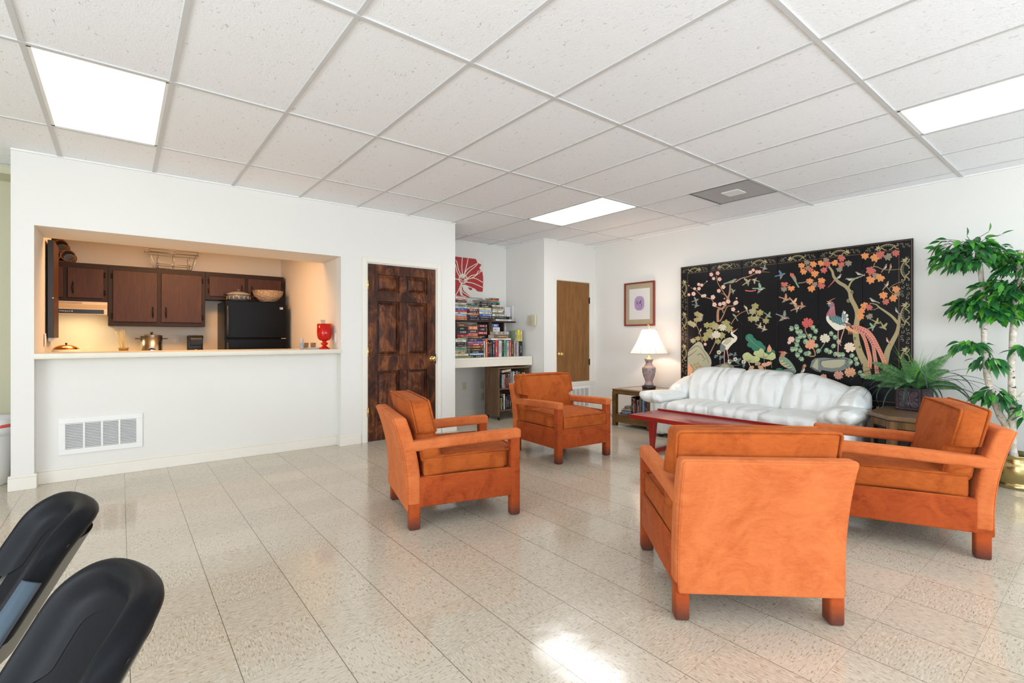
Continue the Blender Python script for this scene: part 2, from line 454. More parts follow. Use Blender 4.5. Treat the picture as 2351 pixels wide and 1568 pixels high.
# closet base panel trim with ledge
mb = MB(); mb.box(5.03, 5.93, YL - .03, YL + .01, .478, .500); mb.box(5.06, 5.90, YL - .014, YL + .01, .44, .478)
struct(mb.build('trim_5', M_TRIM, bevel=.003))
def clear_pane(name, tint, refl):
    t = NT(name); t.col((.02, .02, .02)); t.set(Roughness=.03)
    tr = t.n('ShaderNodeBsdfTransparent'); tr.inputs[0].default_value = (*tint, 1); mx = t.n('ShaderNodeMixShader'); mx.inputs[0].default_value = 1 - refl
    t.link(t.b.outputs[0], mx.inputs[1]); t.link(tr.outputs[0], mx.inputs[2]); t.link(mx.outputs[0], t.t.nodes['Material Output'].inputs[0]); return t
# ================================================================ DOORS
def door_wood():
    t = NT('mottled_alder_wood')
    a = t.noise(t.obj((4.5, 4.5, 2.2)), 1.5, 4, .62, 1.4); b = t.noise(t.obj((30, 30, 2.5)), 1.6, 3, .6, .6)
    f = t.math('ADD', t.math('MULTIPLY', a, .72), t.math('MULTIPLY', b, .28))
    t.col(t.ramp(f, [(.38, (.020, .007, .004)), (.5, (.075, .022, .008)), (.62, (.21, .066, .020)), (.70, (.27, .10, .035))])); t.set(Roughness=.42); t.b.inputs['Specular IOR Level'].default_value = .22
    t.bump(b, .08, .002); return t.mat
M_DOOR = door_wood()
M_OAK = wood('brown_flush_door_veneer', (0.13, 0.055, 0.014), (0.27, 0.125, 0.034), 1.2, 0.38, 'z', 0.0, 0.6)
def knob(parent, x, y, z, name='door_knob'):
    mb = MB()
    M = Matrix.Translation((x, y, z)) @ Matrix.Rotation(R(90), 4, 'X')
    mb.lathe([(0.030, 0), (0.031, .004), (0.026, .008), (0.012, .012), (0.011, .032), (0.022, .038), (0.029, .048), (0.029, .058), (0.022, .066), (1e-4, .068)], M=M)
    return mb.build(name, M_BRASS, parent)
d1 = struct(empty('door_1', (2.62, YL, 0)))
def rel(mb, o):  # world coordinates into a thing's own frame
    inv = Matrix.Translation(-Vector(o.location)); mb.v = [tuple(inv @ Vector(p)) for p in mb.v]; return mb
mb = MB()
mb.box(2.115, 2.17, YL - .014, YL, 0, 2.09); mb.box(3.07, 3.125, YL - .014, YL, 0, 2.09); mb.box(2.17, 3.07, YL - .014, YL, 2.035, 2.09)
mb.box(2.17, 2.185, YL, 5.52, 0, 2.035); mb.box(3.055, 3.07, YL, 5.52, 0, 2.035); mb.box(2.185, 3.055, YL, 5.52, 2.022, 2.035)
rel(mb, d1).build('door_frame', M_TRIM, d1, bevel=.003)
mb = MB()
dx0, dx1, dy = 2.188, 3.052, YL + .004
xs = [dx0, dx0 + .112, 2.573, 2.667, dx1 - .112, dx1]
zr = [0.004, .22, .80, .975, 1.60, 1.705, 1.905, 2.018]
mb.box(xs[0], xs[1], dy, dy + .04, zr[0], zr[-1]); mb.box(xs[4], xs[5], dy, dy + .04, zr[0], zr[-1])
for a, b in ((0, 1), (2, 3), (4, 5), (6, 7)): mb.box(xs[1], xs[4], dy + .0005, dy + .04, zr[a], zr[b])
for a, b in ((1, 2), (3, 4), (5, 6)): mb.box(xs[2], xs[3], dy + .0008, dy + .04, zr[a], zr[b])
mb.box(xs[1], xs[4], dy + .028, dy + .036, zr[0], zr[-1])
leaf = rel(mb, d1).build('door_leaf', M_DOOR, d1, bevel=.004)
for a, b in ((1, 2), (3, 4), (5, 6)):
    for c, d in ((1, 2), (3, 4)):
        x0, x1, z0, z1 = xs[c] + .004, xs[d] - .004, zr[a] + .004, zr[b] - .004
        vs = []; 
        for (ins, yy) in ((0, dy + .0275), (.014, dy + .0275), (.046, dy + .004)):
            vs += [(x0 + ins, yy, z0 + ins), (x1 - ins, yy, z0 + ins), (x1 - ins, yy, z1 - ins), (x0 + ins, yy, z1 - ins)]
        fs = [(8, 9, 10, 11)]
        for k in (0, 4):
            for i in range(4): fs.append((k + i, k + (i + 1) % 4, k + 4 + (i + 1) % 4, k + 4 + i))
        rel(MB().add(vs, fs), d1).build('raised_panel', M_DOOR, leaf)
knob(d1, 3.0 - 2.62, .004, .925)
rel(bx(3.051, 3.056, YL - .002, YL + .01, .86, .98), d1).build('strike_plate', M_DARKM, d1)
for z in (.34, 1.02, 1.78):
    rel(MB().box(2.172, 2.190, YL - .004, YL + .006, z - .05, z + .05).tube([(2.186, YL - .006, z - .052), (2.186, YL - .006, z + .052)], .0055, 8), d1).build('hinge', M_BRASS, d1)
d2 = struct(empty('door_2', (5.465, YL, .5)))
mb = MB(); mb.box(5.055, 5.10, YL - .014, YL, .50, 2.095); mb.box(5.83, 5.875, YL - .014, YL, .50, 2.095); mb.box(5.10, 5.83, YL - .014, YL, 2.05, 2.095)
mb.box(5.10, 5.108, YL, YL + .08, .50, 2.05); mb.box(5.822, 5.83, YL, YL + .08, .50, 2.05); mb.box(5.10, 5.83, YL, YL + .08, 2.042, 2.05)
rel(mb, d2).build('door_frame', M_TRIM, d2, bevel=.003)
rel(bx(5.112, 5.818, YL - .004, YL + .03, .508, 2.038), d2).build('door_leaf', M_OAK, d2, bevel=.002)
knob(d2, 5.165 - 5.465, -.004, .935 - .5)
for z in (.80, 1.77):
    rel(MB().box(5.806, 5.832, YL - .008, YL - .002, z - .045, z + .045).tube([(5.82, YL - .012, z - .05), (5.82, YL - .012, z + .05)], .006, 8), d2).build('hinge', M_DARKM, d2)
# ================================================================ VENTS, OUTLETS, BOXES
def vent(name, x0, x1, z0, z1, y, nd, label, slant=.008):
    o = empty(name, ((x0 + x1) / 2, y, z0), 0, label, 'air vent')
    mb = MB(); b = .045; t = .012
    mb.box(x0, x1, y - t, y, z0, z0 + b); mb.box(x0, x1, y - t, y, z1 - b, z1); mb.box(x0, x0 + b, y - t, y, z0 + b, z1 - b); mb.box(x1 - b, x1, y - t, y, z0 + b, z1 - b)
    n = nd; wd = (x1 - x0 - 2 * b)
    for i in range(1, n): xx = x0 + b + wd * i / n; mb.box(xx - .007, xx + .007, y - t, y, z0 + b, z1 - b)
    rel(mb, o).build('vent_frame', M_WHITE, o, bevel=.002)
    mb = MB(); k = int((z1 - z0 - 2 * b) / .0125)
    for i in range(k):
        z = z0 + b + (i + .5) * (z1 - z0 - 2 * b) / k
        mb.add([(x0 + b, y - t + .001, z - .0035), (x1 - b, y - t + .001, z - .0035), (x1 - b, y - .001, z + .003), (x0 + b, y - .001, z + .003), (x0 + b, y - t + .001, z - .0020), (x1 - b, y - t + .001, z - .0020), (x1 - b, y - .001, z + .0045), (x0 + b, y - .001, z + .0045)], [(0, 1, 2, 3), (4, 5, 6, 7), (0, 1, 5, 4), (2, 3, 7, 6)])
    rel(mb, o).build('louvre', M_WHITE, o)
    rel(bx(x0 + b, x1 - b, y - .0008, y, z0 + b, z1 - b), o).build('duct_shade_sheet', M_BLACK, o)  # black sheet standing in for the shade behind the louvres
    return o
vent('wall_vent', -.40, .155, .215, .515, 5.475, 4, 'wide white louvred return vent low on the recessed wall under the counter')
vent('wall_vent', 5.19, 5.84, .055, .435, YL, 6, 'white louvred grille below the small flush brown closet door')
def outlet(x, y, z, label, rot=0, mat=None, cat='power outlet', w_=.035, h_=.057):
    o = empty('wall_outlet', (x, y, z), rot, label, cat)
    MB().rbox((0, -.003, 0), (w_, .003, h_), .002, 3).build('cover_plate', mat or M_ALM, o)
    mb = MB(); mb.rbox((0, -.006, .02), (.016, .003, .014), .003, 3); mb.rbox((0, -.006, -.02), (.016, .003, .014), .003, 3); mb.box(-.003, .003, -.008, -.005, -.003, .003)
    for zz in (.02, -.02): mb.box(-.007, -.005, -.0098, -.0088, zz - .005, zz + .005, 1); mb.box(.005, .007, -.0098, -.0088, zz - .005, zz + .005, 1)
    mb.build('socket', [mat or M_ALM, M_BLACK], o)
    return o
x, z = PY(1066, 886, 6.27); outlet(x, 6.268, z, 'almond outlet on the white wall below the long book counter')
x, z = PY(405, 780, KYB); outlet(x, KYB - .002, z, 'cream outlet on the kitchen back wall left of the coffee maker', mat=M_TRIM)
x, z = PY(1106, 884, 6.27); outlet(x, 6.268, z, 'upper of two almond plates hidden partly behind the rolling bookcase')
x, z = PY(1106, 910, 6.27); outlet(x, 6.268, z, 'lower of two almond plates hidden partly behind the rolling bookcase')
y_, z = PX(770, 776, 1.879); outlet(1.879, y_, z, 'white outlet on the right cheek of the kitchen opening beside the red goblet', R(-90), M_WHITE)
y_, z = PX(103, 780, -.525); outlet(-.525, y_, z, 'white switch plate on the left cheek of the kitchen opening', R(90), M_WHITE, 'light switch')
tb = empty('telephone_panel', (4.86, 5.585, 1.37), 0, 'beige square keypad box mounted on the alcove side wall', 'wall box')
MB().rbox((-.02, .055, .075), (.02, .055, .075), .006, 4).build('box_body', M_ALM, tb)
mb = MB().rbox((-.045, -.02, .075), (.006, .062, .082), .003, 4); mb.rbox((-.03, -.02, .075), (.010, .056, .074), .003, 4)
fp = mb.build('face_plate', M_ALM, tb)
for i in range(3):
    for j in range(4): MB().ball((-.052, -.02 + (i - 1) * .03, .03 + j * .03), .003, 6).build('button', M_DARKM, fp)
# ================================================================ CEILING FIXTURES
M_DIFF = {k: light_mat('light_diffuser', (0.95, 0.97, 1.0), v) for k, v in (('left', 1.7), ('middle', 10.5), ('right', 3.2))}
def troffer(x0, y0, label, lamps):
    x1, y1 = x0 + .5896 if x0 > 3 else x0 + .6096, y0 + 1.2192
    x1 = x0 + .6
    o = empty('ceiling_light', ((x0 + x1) / 2, (y0 + y1) / 2, HC - .004), 0, label, 'ceiling light', 'recessed fluorescent panels in the ceiling')
    mb = MB(); a, b, c, d = x0 - .002, x1 + .01, y0, y1
    for q in ((a, a + .03, c, d), (b - .03, b, c, d), (a, b, c, c + .03), (a, b, d - .03, d)): mb.box(q[0], q[1], q[2], q[3], HC - .004, HC + .02)
    mb.box(a, b, c, d, HC + .05, HC + .06)
    rel(mb, o).build('light_frame', M_WHITE, o)
    rel(bx(a + .03, b - .03, c + .03, d - .03, HC + .0, HC + .004), o).build('diffuser', M_DIFF[lamps], o)
    return o
troffer(3.893, 3.394, 'lit panel over the middle of the seating, nearest the diffuser grille', 'middle')
troffer(3.893, -.2634, 'lit panel at the right edge of the ceiling', 'right')
troffer(-.378, 3.394, 'lit panel on the left above the kitchen opening', 'left')
M_GREYM = plain('grey_vent_metal', (0.42, 0.42, 0.43), 0.45, 0.3, var=0.04)
o = empty('ceiling_diffuser', (4.80, 2.48, HC - .006), 0, 'grey perforated air diffuser with a small square centre plate in the ceiling', 'air diffuser')
t = NT('perforated_metal'); vv = t.n('ShaderNodeTexVoronoi'); t.link(t.obj((1, 1, 1)), vv.inputs['Vector']); vv.inputs['Scale'].default_value = 130; vv.inputs['Randomness'].default_value = 0.1
t.col(t.ramp(vv.outputs['Distance'], [(0.28, (0.16, 0.16, 0.17)), (0.42, (0.46, 0.46, 0.47))])); t.set(Roughness=.5, Metallic=.2)
mb = MB(); mb.box(-.303, .303, -.303, .303, .004, .012); mb.box(-.303, -.285, -.303, .303, 0, .006); mb.box(.285, .303, -.303, .303, 0, .006); mb.box(-.303, .303, .285, .303, 0, .006); mb.box(-.303, .303, -.303, -.285, 0, .006)
mb.build('perforated_panel', t.mat, o)
bx(-.085, .085, -.085, .085, -.006, .003).build('centre_plate', M_WHITE, o)
# second diffuser grille, only its corner shows at the top right of the frame
o = empty('ceiling_diffuser', (4.80, .04, HC - .010), 0, 'grey perforated air diffuser cut by the top right corner', 'air diffuser')
mb = MB(); mb.box(-.303, .303, -.303, .303, .002, .008); mb.build('perforated_panel', t.mat, o)
# ================================================================ KITCHEN
M_CABF = wood('dark_cabinet_frame', (0.018, 0.007, 0.004), (0.034, 0.014, 0.008), 1.0, 0.5, 'x', 0.0)
M_CABD = wood('brown_cabinet_door', (0.046, 0.016, 0.008), (0.092, 0.034, 0.016), 0.9, 0.45, 'z', 0.0, 2.2)
YC = 7.63
def cab_door(parent, x0, x1, z0, z1, hx, hz, hinge_x):
    d = rel(MB().box(x0, x1, YC - .020, YC - .001, z0, z1), parent).build('cabinet_door', M_CABD, parent, bevel=.005)
    mb = MB()
    mb.tube([(hx, YC - .024, hz - .055), (hx, YC - .040, hz - .035), (hx, YC - .046, hz), (hx, YC - .040, hz + .035), (hx, YC - .024, hz + .055)], [.006, .007, .010, .007, .006], 8)
    mb.rbox((hx, YC - .022, hz - .06), (.008, .003, .016), .003, 3); mb.rbox((hx, YC - .022, hz + .06), (.008, .003, .016), .003, 3)
    rel(mb, parent).build('pull_handle', M_DARKM, d)
    for zz in (z0 + .07, z1 - .07): rel(MB().tube([(hinge_x, YC - .018, zz - .03), (hinge_x, YC - .018, zz + .03)], .006, 8), parent).build('hinge', M_DARKM, d)
def cabinet(x0, x1, z0, z1, label, doors):
    o = empty('wall_cabinet', ((x0 + x1) / 2, YC + .15, z0), 0, label, 'wall cabinet', None)
    rel(MB().box(x0, x1, YC, KYB - .002, z0, z1), o).build('cabinet_body', M_CABF, o, bevel=.002)
    for d in doors: cab_door(o, *d)
    return o
def X7(u): return PY(u, 700, YC)[0]
def Z7(u, v): return PY(u, v, YC)[1]
zt = 2.055
xa, xb, xc = X7(248), X7(471), X7(652) - .002
zb = 1.325
cabinet(-1.10, xa - .002, 1.60, zt, 'dark brown wall cabinet above the range hood', [
    (X7(155), X7(238), 1.645, zt - .06, X7(168), 1.76, X7(241)),
    (X7(93), X7(145), 1.645, zt - .06, X7(132), 1.765, X7(90))])
cabinet(xa, xb, zb, zt, 'tall dark brown wall cabinet with two doors left of the refrigerator', [
    (X7(259), X7(361), zb + .05, zt - .06, X7(351), 1.50, X7(257)),
    (X7(370), X7(463), zb + .05, zt - .06, X7(381), 1.50, X7(465))])
cabinet(xb + .002, xc, 1.69, zt, 'short dark brown wall cabinet over the refrigerator', [
    (X7(480), X7(562), 1.735, zt - .055, X7(554), 1.83, X7(478)),
    (X7(569), X7(645), 1.735, zt - .055, X7(577), 1.83, X7(648))])
# end panel of a cupboard door standing on the left cheek
o = empty('shutter_panel', (-.490, 6.3, 1.18), 0, 'dark wooden shutter panel seen edge-on at the left end of the kitchen opening', 'shutter')
bx(-.024, .018, -.22, .22, 0.0, .885).build('shutter_board', M_CABD, o, bevel=.003)
bx(-.022, .016, -.226, -.221, .002, .883).build('edge_band', M_BLACK, o)
mb = MB().tube([(.012, -.226, .36), (.012, -.236, .36)], .006, 8); mb.build('catch', M_STEEL, o)
bx(-.030, .01, -.10, .10, -.03, .0).build('bracket', M_WHITE, o)
# range hood
M_HOOD = plain('almond_enamel', (0.72, 0.60, 0.42), 0.3, var=0.02)
hx0, hx1 = -1.02, xa - .004
hd = empty('range_hood', ((hx0 + hx1) / 2, 7.7, 1.44), 0, 'almond range hood with a black control strip and lamp, below the cabinet', 'range hood')
mb = MB(); prof = [(KYB - .002, 1.598), (7.52, 1.598), (7.52, 1.565), (7.45, 1.515), (7.45, 1.45), (7.47, 1.445), (KYB - .002, 1.445)]
n = len(prof); vs = [(hx0, *p) for p in prof] + [(hx1, *p) for p in prof]
# hollow underside: leave out the face that closes it below
fs = [tuple(range(n)), tuple(range(n, 2 * n))[::-1]] + [(i, (i + 1) % n, n + (i + 1) % n, n + i) for i in range(n) if i != 5]
mb.add(vs, fs); mb.box(hx0, hx1, 7.5, KYB - .01, 1.52, 1.53)
rel(mb, hd).build('hood_body', M_HOOD, hd)
rel(bx(hx0 + .01, hx1 - .03, 7.444, 7.4505, 1.458, 1.505), hd).build('control_strip', M_BLACK, hd)
mb = MB(); mb.box(-.9, X7(152), 7.514, 7.5205, 1.572, 1.590); mb.box(X7(153), X7(190), 7.514, 7.5205, 1.572, 1.590)
rel(mb, hd).build('vent_slots', plain('hood_vent_grey', (0.45, 0.38, 0.28), 0.5), hd)
for u_ in (131.5, 164.5): rel(MB().ball((X7(u_) * .97, 7.443, 1.482), .0075, 8), hd).build('knob', M_WHITE, hd)
rel(bx(-.62, -.22, 7.55, 7.68, 1.500, 1.518), hd).build('hood_lamp', light_mat('hood_lamp_lens', (1.0, .78, .42), 5.0), hd)
def text(name, s, parent, loc, rot, size, mat, ext=.0008, extra=None):
    c = bpy.data.curves.new(name, 'FONT'); c.body = s; c.size = size; c.extrude = ext; c.align_x = 'CENTER'; c.align_y = 'CENTER'
    if extra: c.shear = extra
    c.materials.append(mat); t_ = bpy.data.objects.new(name, c); col.objects.link(t_)
    bpy.context.view_layer.update(); me = bpy.data.meshes.new_from_object(t_.evaluated_get(bpy.context.evaluated_depsgraph_get()))
    bpy.data.objects.remove(t_); o = bpy.data.objects.new(name, me); col.objects.link(o); o.parent = parent; o.location = loc; o.rotation_euler = rot
    return o
text('lettering', 'Whirlpool', hd, (X7(148) - hd.location.x + .012, 7.4435 - 7.7, 1.482 - 1.44), (R(90), 0, 0), .022, M_WHITE, extra=.3)
# base cabinets with worktop along the back wall
o = empty('base_cabinet', (.1, 7.65, 0), 0, 'brown base cabinet run under the back worktop of the kitchen', 'base cabinet')
rel(bx(-1.0 + 1.0, 1.03, 7.36, KYB - .002, .1, .87), o).build('cabinet_body', M_CABF, o); rel(bx(.02, .48, 7.34, 7.36, .15, .82), o).build('cabinet_door', M_CABD, o, bevel=.004); rel(bx(.52, 1.0, 7.34, 7.36, .15, .82), o).build('cabinet_door', M_CABD, o, bevel=.004); rel(bx(.0, 1.03, 7.42, KYB - .002, 0, .1), o).build('toe_kick', M_BLACK, o)
struct(bx(0, 1.03, 7.32, KYB - .002, .87, .91).build('trim_6', M_LAM, bevel=.004))
o = empty('kitchen_range', (-.40, 7.65, 0), 0, 'white cooking range below the almond hood', 'range')
rel(bx(-.77, -.004, 7.34, KYB - .002, 0, .90), o).build('range_body', M_WHITE, o, bevel=.006); rel(bx(-.70, -.07, 7.325, 7.34, .30, .74), o).build('oven_door', M_BLACK, o, bevel=.004)
for bx_ in (-.6, -.2):
    for by in (7.5, 7.78): rel(MB().tube([(bx_ + .09 * math.cos(a * .6), by + .09 * math.sin(a * .6), .908) for a in range(11)], .006, 6, closed=True), o).build('burner', M_BLACK, o)
# refrigerator
M_FR = plain('black_pebbled_enamel', (0.004, 0.005, 0.007), 0.34, 0.0, var=0.1, bump=0.25, scale=16)
M_FR.node_tree.nodes['Principled BSDF'].inputs['Specular IOR Level'].default_value = .12
YF = 7.28
fx0, fx1 = PY(513, 700, YF)[0], PY(655, 700, YF)[0]
fz = PY(600, 692, YF)[1]
fr = empty('refrigerator', ((fx0 + fx1) / 2, 7.6, 0), 0, 'black top-freezer refrigerator in the kitchen corner', 'refrigerator')
rel(bx(fx0 + .02, fx1, YF + .06, 7.93, 0.03, fz - .01), fr).build('fridge_body', M_FR, fr, bevel=.01)
fsp = PY(600, 777, YF)[1]
d = rel(bx(fx0 + .02, fx1, YF, YF + .055, fsp + .005, fz), fr).build('freezer_door', M_FR, fr, bevel=.012)
rel(MB().rbox((fx0 + .045, YF - .022, (fsp + fz) / 2 - .02), (.016, .02, (fz - fsp) / 2 - .05), .010, 4), fr).build('door_handle', M_BLACK, d)
mb = MB(); bx0 = PY(643, 708, YF)[0]; mb.box(bx0 - .004, bx0 + .036, YF - .003, YF, fz - .10, fz - .07)
bd = rel(mb, fr).build('badge', M_STEEL, d)
mb = MB(); mb.box(bx0 + .002, bx0 + .006, YF - .004, YF - .003, fz - .097, fz - .073); mb.box(bx0 + .006, bx0 + .022, YF - .004, YF - .003, fz - .079, fz - .074); mb.box(bx0 + .012, bx0 + .016, YF - .004, YF - .003, fz - .097, fz - .079)
rel(mb, fr).build('emblem', M_BLACK, bd)
d = rel(bx(fx0 + .02, fx1, YF, YF + .055, .10, fsp - .005), fr).build('fridge_door', M_FR, fr, bevel=.012)
rel(MB().rbox((fx0 + .045, YF - .022, fsp - .25), (.016, .02, .2), .010, 4), fr).build('door_handle', M_BLACK, d)
rel(bx(fx1 - .05, fx1 + .01, YF + .01, YF + .05, fsp - .004, fsp + .004), fr).build('hinge', M_STEEL, fr)
# things on top of the refrigerator
px, pz = PY(548, 690, 7.47); pz = fz
o = empty('casserole_pot', (px, 7.47, fz), 0, 'grey lidded casserole with a yellow leaf band on top of the refrigerator', 'pot')
M_ENG = plain('grey_enamel', (0.12, 0.14, 0.17), 0.2, var=.06); M_ENY = plain('yellow_leaf_paint', (0.75, 0.58, 0.25), 0.4)
bd = MB().lathe([(.095, 0), (.125, .015), (.138, .05), (.142, .085), (.135, .085), (.12, .02), (1e-4, .012)]).build('pot_body', M_ENG, o)
mb = MB()
for k in range(14):
    a = R(180 + k * 26); 
    for s_ in (-1, 1):
        p0 = Vector((math.cos(a) * .138, math.sin(a) * .138, .045)); p1 = Vector((math.cos(a + .16) * .141, math.sin(a + .16) * .141, .045 + s_ * .022))
        mb.tube([p0, (p0 + p1) / 2 * 1.012, p1], [.002, .005, .001], 5)
mb.build('leaf_band', M_ENY, bd)
ld = MB().lathe([(.148, .086), (.15, .092), (.13, .105), (.08, .125), (.03, .134), (1e-4, .136)]).build('lid', plain('speckled_grey_enamel', (0.36, 0.33, 0.28), 0.25, var=.5, scale=60), o)
MB().lathe([(.012, .13), (.012, .145), (.022, .150), (.022, .160), (1e-4, .163)]).build('lid_knob', M_ENG, ld)
for s_ in (-1, 1):
    MB().tube([(s_ * .138, -.035, .075), (s_ * .165, -.03, .085), (s_ * .172, 0, .087), (s_ * .165, .03, .085), (s_ * .138, .035, .075)], .006, 8).build('handle', M_BLACK, o)
t = NT('cut_glass'); t.col((0.80, 0.58, 0.38)); t.set(Roughness=.06, IOR=1.5); t.b.inputs['Transmission Weight'].default_value = .45
vv = t.n('ShaderNodeTexVoronoi'); t.link(t.obj(), vv.inputs['Vector']); vv.inputs['Scale'].default_value = 45; t.bump(vv.outputs['Distance'], 1.0, .01); M_CUT = t.mat
px = PY(616, 690, 7.44)[0]
o = MB().lathe([(.085, 0), (.10, .012), (.14, .05), (.180, .10), (.190, .155), (.193, .158), (.186, .158), (.170, .10), (.13, .05), (.08, .018), (1e-4, .014)], n=64, fn=lambda r_, z, a: r_ * (1 + (.018 * math.sin(a * 24) if z > .04 else 0))).build('glass_bowl', M_CUT)
o.location = (px, 7.46, fz); tag(o, 'large cut glass bowl on top of the refrigerator', 'bowl')
# rattan wine rack
M_RAT = wood('rattan', (0.10, 0.035, 0.012), (0.33, 0.15, 0.05), 2, 0.4, 'y')
x0, z0 = PY(150, 595, 7.78)
o = empty('rattan_bottle_rack', (x0, 7.78, zt), 0, 'rattan bottle rack of stacked rings on top of the cabinet above the hood', 'bottle rack')
def ring_cyl(mb, cx, cz, r_, y0, y1):
    for yy in (y0, y1): mb.tube([(cx + r_ * math.cos(a * math.pi / 8), yy, cz + r_ * math.sin(a * math.pi / 8)) for a in range(16)], .008, 6, closed=True)
    vs = []; 
    for yy in (y0, y1):
        for a in range(20): vs.append((cx + r_ * math.cos(a * math.pi / 10), yy, cz + r_ * math.sin(a * math.pi / 10)))
    mb.add(vs, [(a, (a + 1) % 20, 20 + (a + 1) % 20, 20 + a) for a in range(20)], 0, True)
rr = .062
for row, (nn) in enumerate((4, 3, 2, 1)):
    for k in range(nn):
        mb = MB(); ring_cyl(mb, (k - nn + 1) * 2 * rr + row * rr * -.0 + .03 - row * rr + (nn - nn) , rr + .012 + row * rr * 1.78, rr, -.12, .12)
        mb.build('ring', M_RAT, o)
MB().tube([(-.42, -.11, .006), (.08, -.11, .006)], .007, 6).tube([(-.42, .11, .006), (.08, .11, .006)], .007, 6).build('rack_base', M_RAT, o)
# chromed wire rack on top of the cabinets
x0, x1 = PY(358, 612, 7.72)[0], PY(437, 612, 7.72)[0]
o = empty('wire_rack', ((x0 + x1) / 2, 7.74, zt), 0, 'chromed wire chafing rack resting on top of the wall cabinets', 'wire rack')
def rect(mb, hx, hy, z, r_=.0035): mb.tube([(-hx, -hy, z), (hx, -hy, z), (hx, hy, z), (-hx, hy, z)], r_, 6, closed=True)
hb = (x1 - x0) / 2; ht = hb * 1.42; H = .235
mb = MB(); rect(mb, ht, .15, H); rect(mb, ht * .99, .148, H - .035); mb.build('top_ring', M_STEEL, o)
mb = MB(); rect(mb, hb, .10, .005); rect(mb, hb, .10, .06)
for k in (-.5, .5): mb.tube([(hb * k, -.10, .005), (hb * k, .10, .005)], .003, 6)
mb.build('bottom_ring', M_STEEL, o)
for sx in (-1, 1):
    for sy in (-1, 1):
        mb = MB(); mb.tube([(sx * (ht + .03), sy * .155, H + .01), (sx * (ht + .035), sy * .155, H - .01), (sx * (ht + .015), sy * .152, H - .005), (sx * ht, sy * .15, H), (sx * (hb + .02), sy * .11, .03), (sx * hb, sy * .10, .005)], .0035, 6)
        mb.build('leg', M_STEEL, o)
for k in (-1, 0, 1):
    for sy in (-1, 1): MB().tube([(hb * .9 * k, sy * .10, .005), (hb * .9 * k, sy * .125, H - .01 if k == 0 else H - .06)], .0035, 6).build('upright', M_STEEL, o)
# items on the worktop and the range
def at7(u, v, Y): return PY(u, v, Y)
x0, z0 = at7(152, 806, 7.6)
o = empty('saucepan', (x0, 7.6, .9165), 0, 'white handled pan with a copper domed lid on the range', 'pan')
MB().lathe([(.10, 0), (.115, .01), (.12, .13), (.115, .13), (.105, .015), (1e-4, .008)]).build('pan_body', M_WHITE, o)
ld = MB().lathe([(.118, .131), (.112, .140), (.095, .160), (.06, .178), (.02, .186), (1e-4, .187)]).build('lid', plain('copper', (0.85, 0.38, 0.12), 0.2, 1.0), o)
MB().ball((0, 0, .196), .011, 10).build('lid_knob', M_DARKM, ld)
for s_ in (-1, 1):
    MB().tube([(s_ * .115, -.0, .115), (s_ * .16, 0, .128), (s_ * .205, 0, .16)], [.008, .009, .010], 8, flat=.6).build('handle', M_WHITE, o)
x0, z0 = at7(215, 803, 7.55)
o = empty('reed_diffuser', (x0, 7.55, .91), 0, 'small ochre clay pot with thin yellow reeds on the back worktop', 'reed diffuser')
if x0 < 0.02: o.location.x = 0.03
hh = .155
mb = MB().lathe([(.05, 0), (.055, .01), (.04, .02), (.04, .06), (1e-4, .061)]); mb.build('stand', M_DARKM, o)
MB().lathe([(.034, .062), (.042, .07), (.046, .135), (.050, .137), (.050, .155), (.04, .155), (.036, .09), (1e-4, .085)]).build('clay_pot', plain('ochre_clay', (0.45, 0.30, 0.07), 0.55), o)
mb = MB(); random.seed(4)
for k in range(9): a = random.uniform(0, 6.28); mb.tube([(.012 * math.cos(a), .012 * math.sin(a), .09), (-.035 + .045 * math.cos(a), .03 * math.sin(a), .36 + random.uniform(-.02, .01))], .0022, 5)
mb.build('reeds', plain('yellow_reed', (0.75, 0.55, 0.12), 0.6), o)
x0, z0 = at7(348, 803, 7.55); zt2 = at7(348, 771, 7.55)[1]
o = empty('stock_pot', (x0, 7.55, .911), 0, 'tall stainless steel pot with black handles and a lid knob on the back worktop', 'pot')
hp = zt2 - .911
MB().lathe([(.105, 0), (.112, .008), (.112, hp), (.108, hp), (.104, .012), (1e-4, .01)], n=36).build('pot_body', M_STEEL, o)
ld = MB().lathe([(.115, hp + .001), (.116, hp + .006), (.08, hp + .012), (1e-4, hp + .016)], n=36).build('lid', M_STEEL, o)
MB().lathe([(.008, hp + .014), (.008, hp + .025), (.015, hp + .03), (.017, hp + .045), (1e-4, hp + .047)]).build('lid_knob', M_BLACK, ld)
for s_ in (-1, 1): MB().rbox((s_ * .135, 0, hp - .035), (.028, .02, .006), .005, 3).build('handle', M_BLACK, o)
MB().tube([(-.03, -.112, hp - .17), (-.01, -.14, hp - .155), (.03, -.15, hp - .165)], .008, 8).build('spigot', M_BLACK, o)
x0 = at7(449.5, 803, 7.5)[0]; zt2 = at7(450, 770, 7.5)[1]; hp = zt2 - .911
o = empty('coffee_maker', (x0, 7.5, .911), 0, 'small black drip coffee maker with a glass carafe on the back worktop', 'coffee maker')
MB().rbox((0, .02, .015), (.10, .12, .015), .008, 4).build('warming_base', M_BLACK, o)
MB().rbox((0, .10, hp / 2), (.085, .045, hp / 2 - .002), .012, 4).build('water_tank', M_BLACK, o)
mb = MB().lathe([(.09, hp - .13), (.10, hp - .06), (.108, hp - .01), (.108, hp), (1e-4, hp + .004)], c=(0, 0, 0), n=4, a0=math.pi / 4, smooth=False); mb.build('filter_head', M_BLACK, o, bevel=.012)
t = NT('dark_glass'); t.col((.05, .04, .035)); t.set(Roughness=.05); M_DG = t.mat
cf = MB().lathe([(.05, .032), (.065, .05), (.068, .08), (.055, .12), (.045, .135), (1e-4, .136)], c=(0, -.02, 0)).build('carafe', M_DG, o)
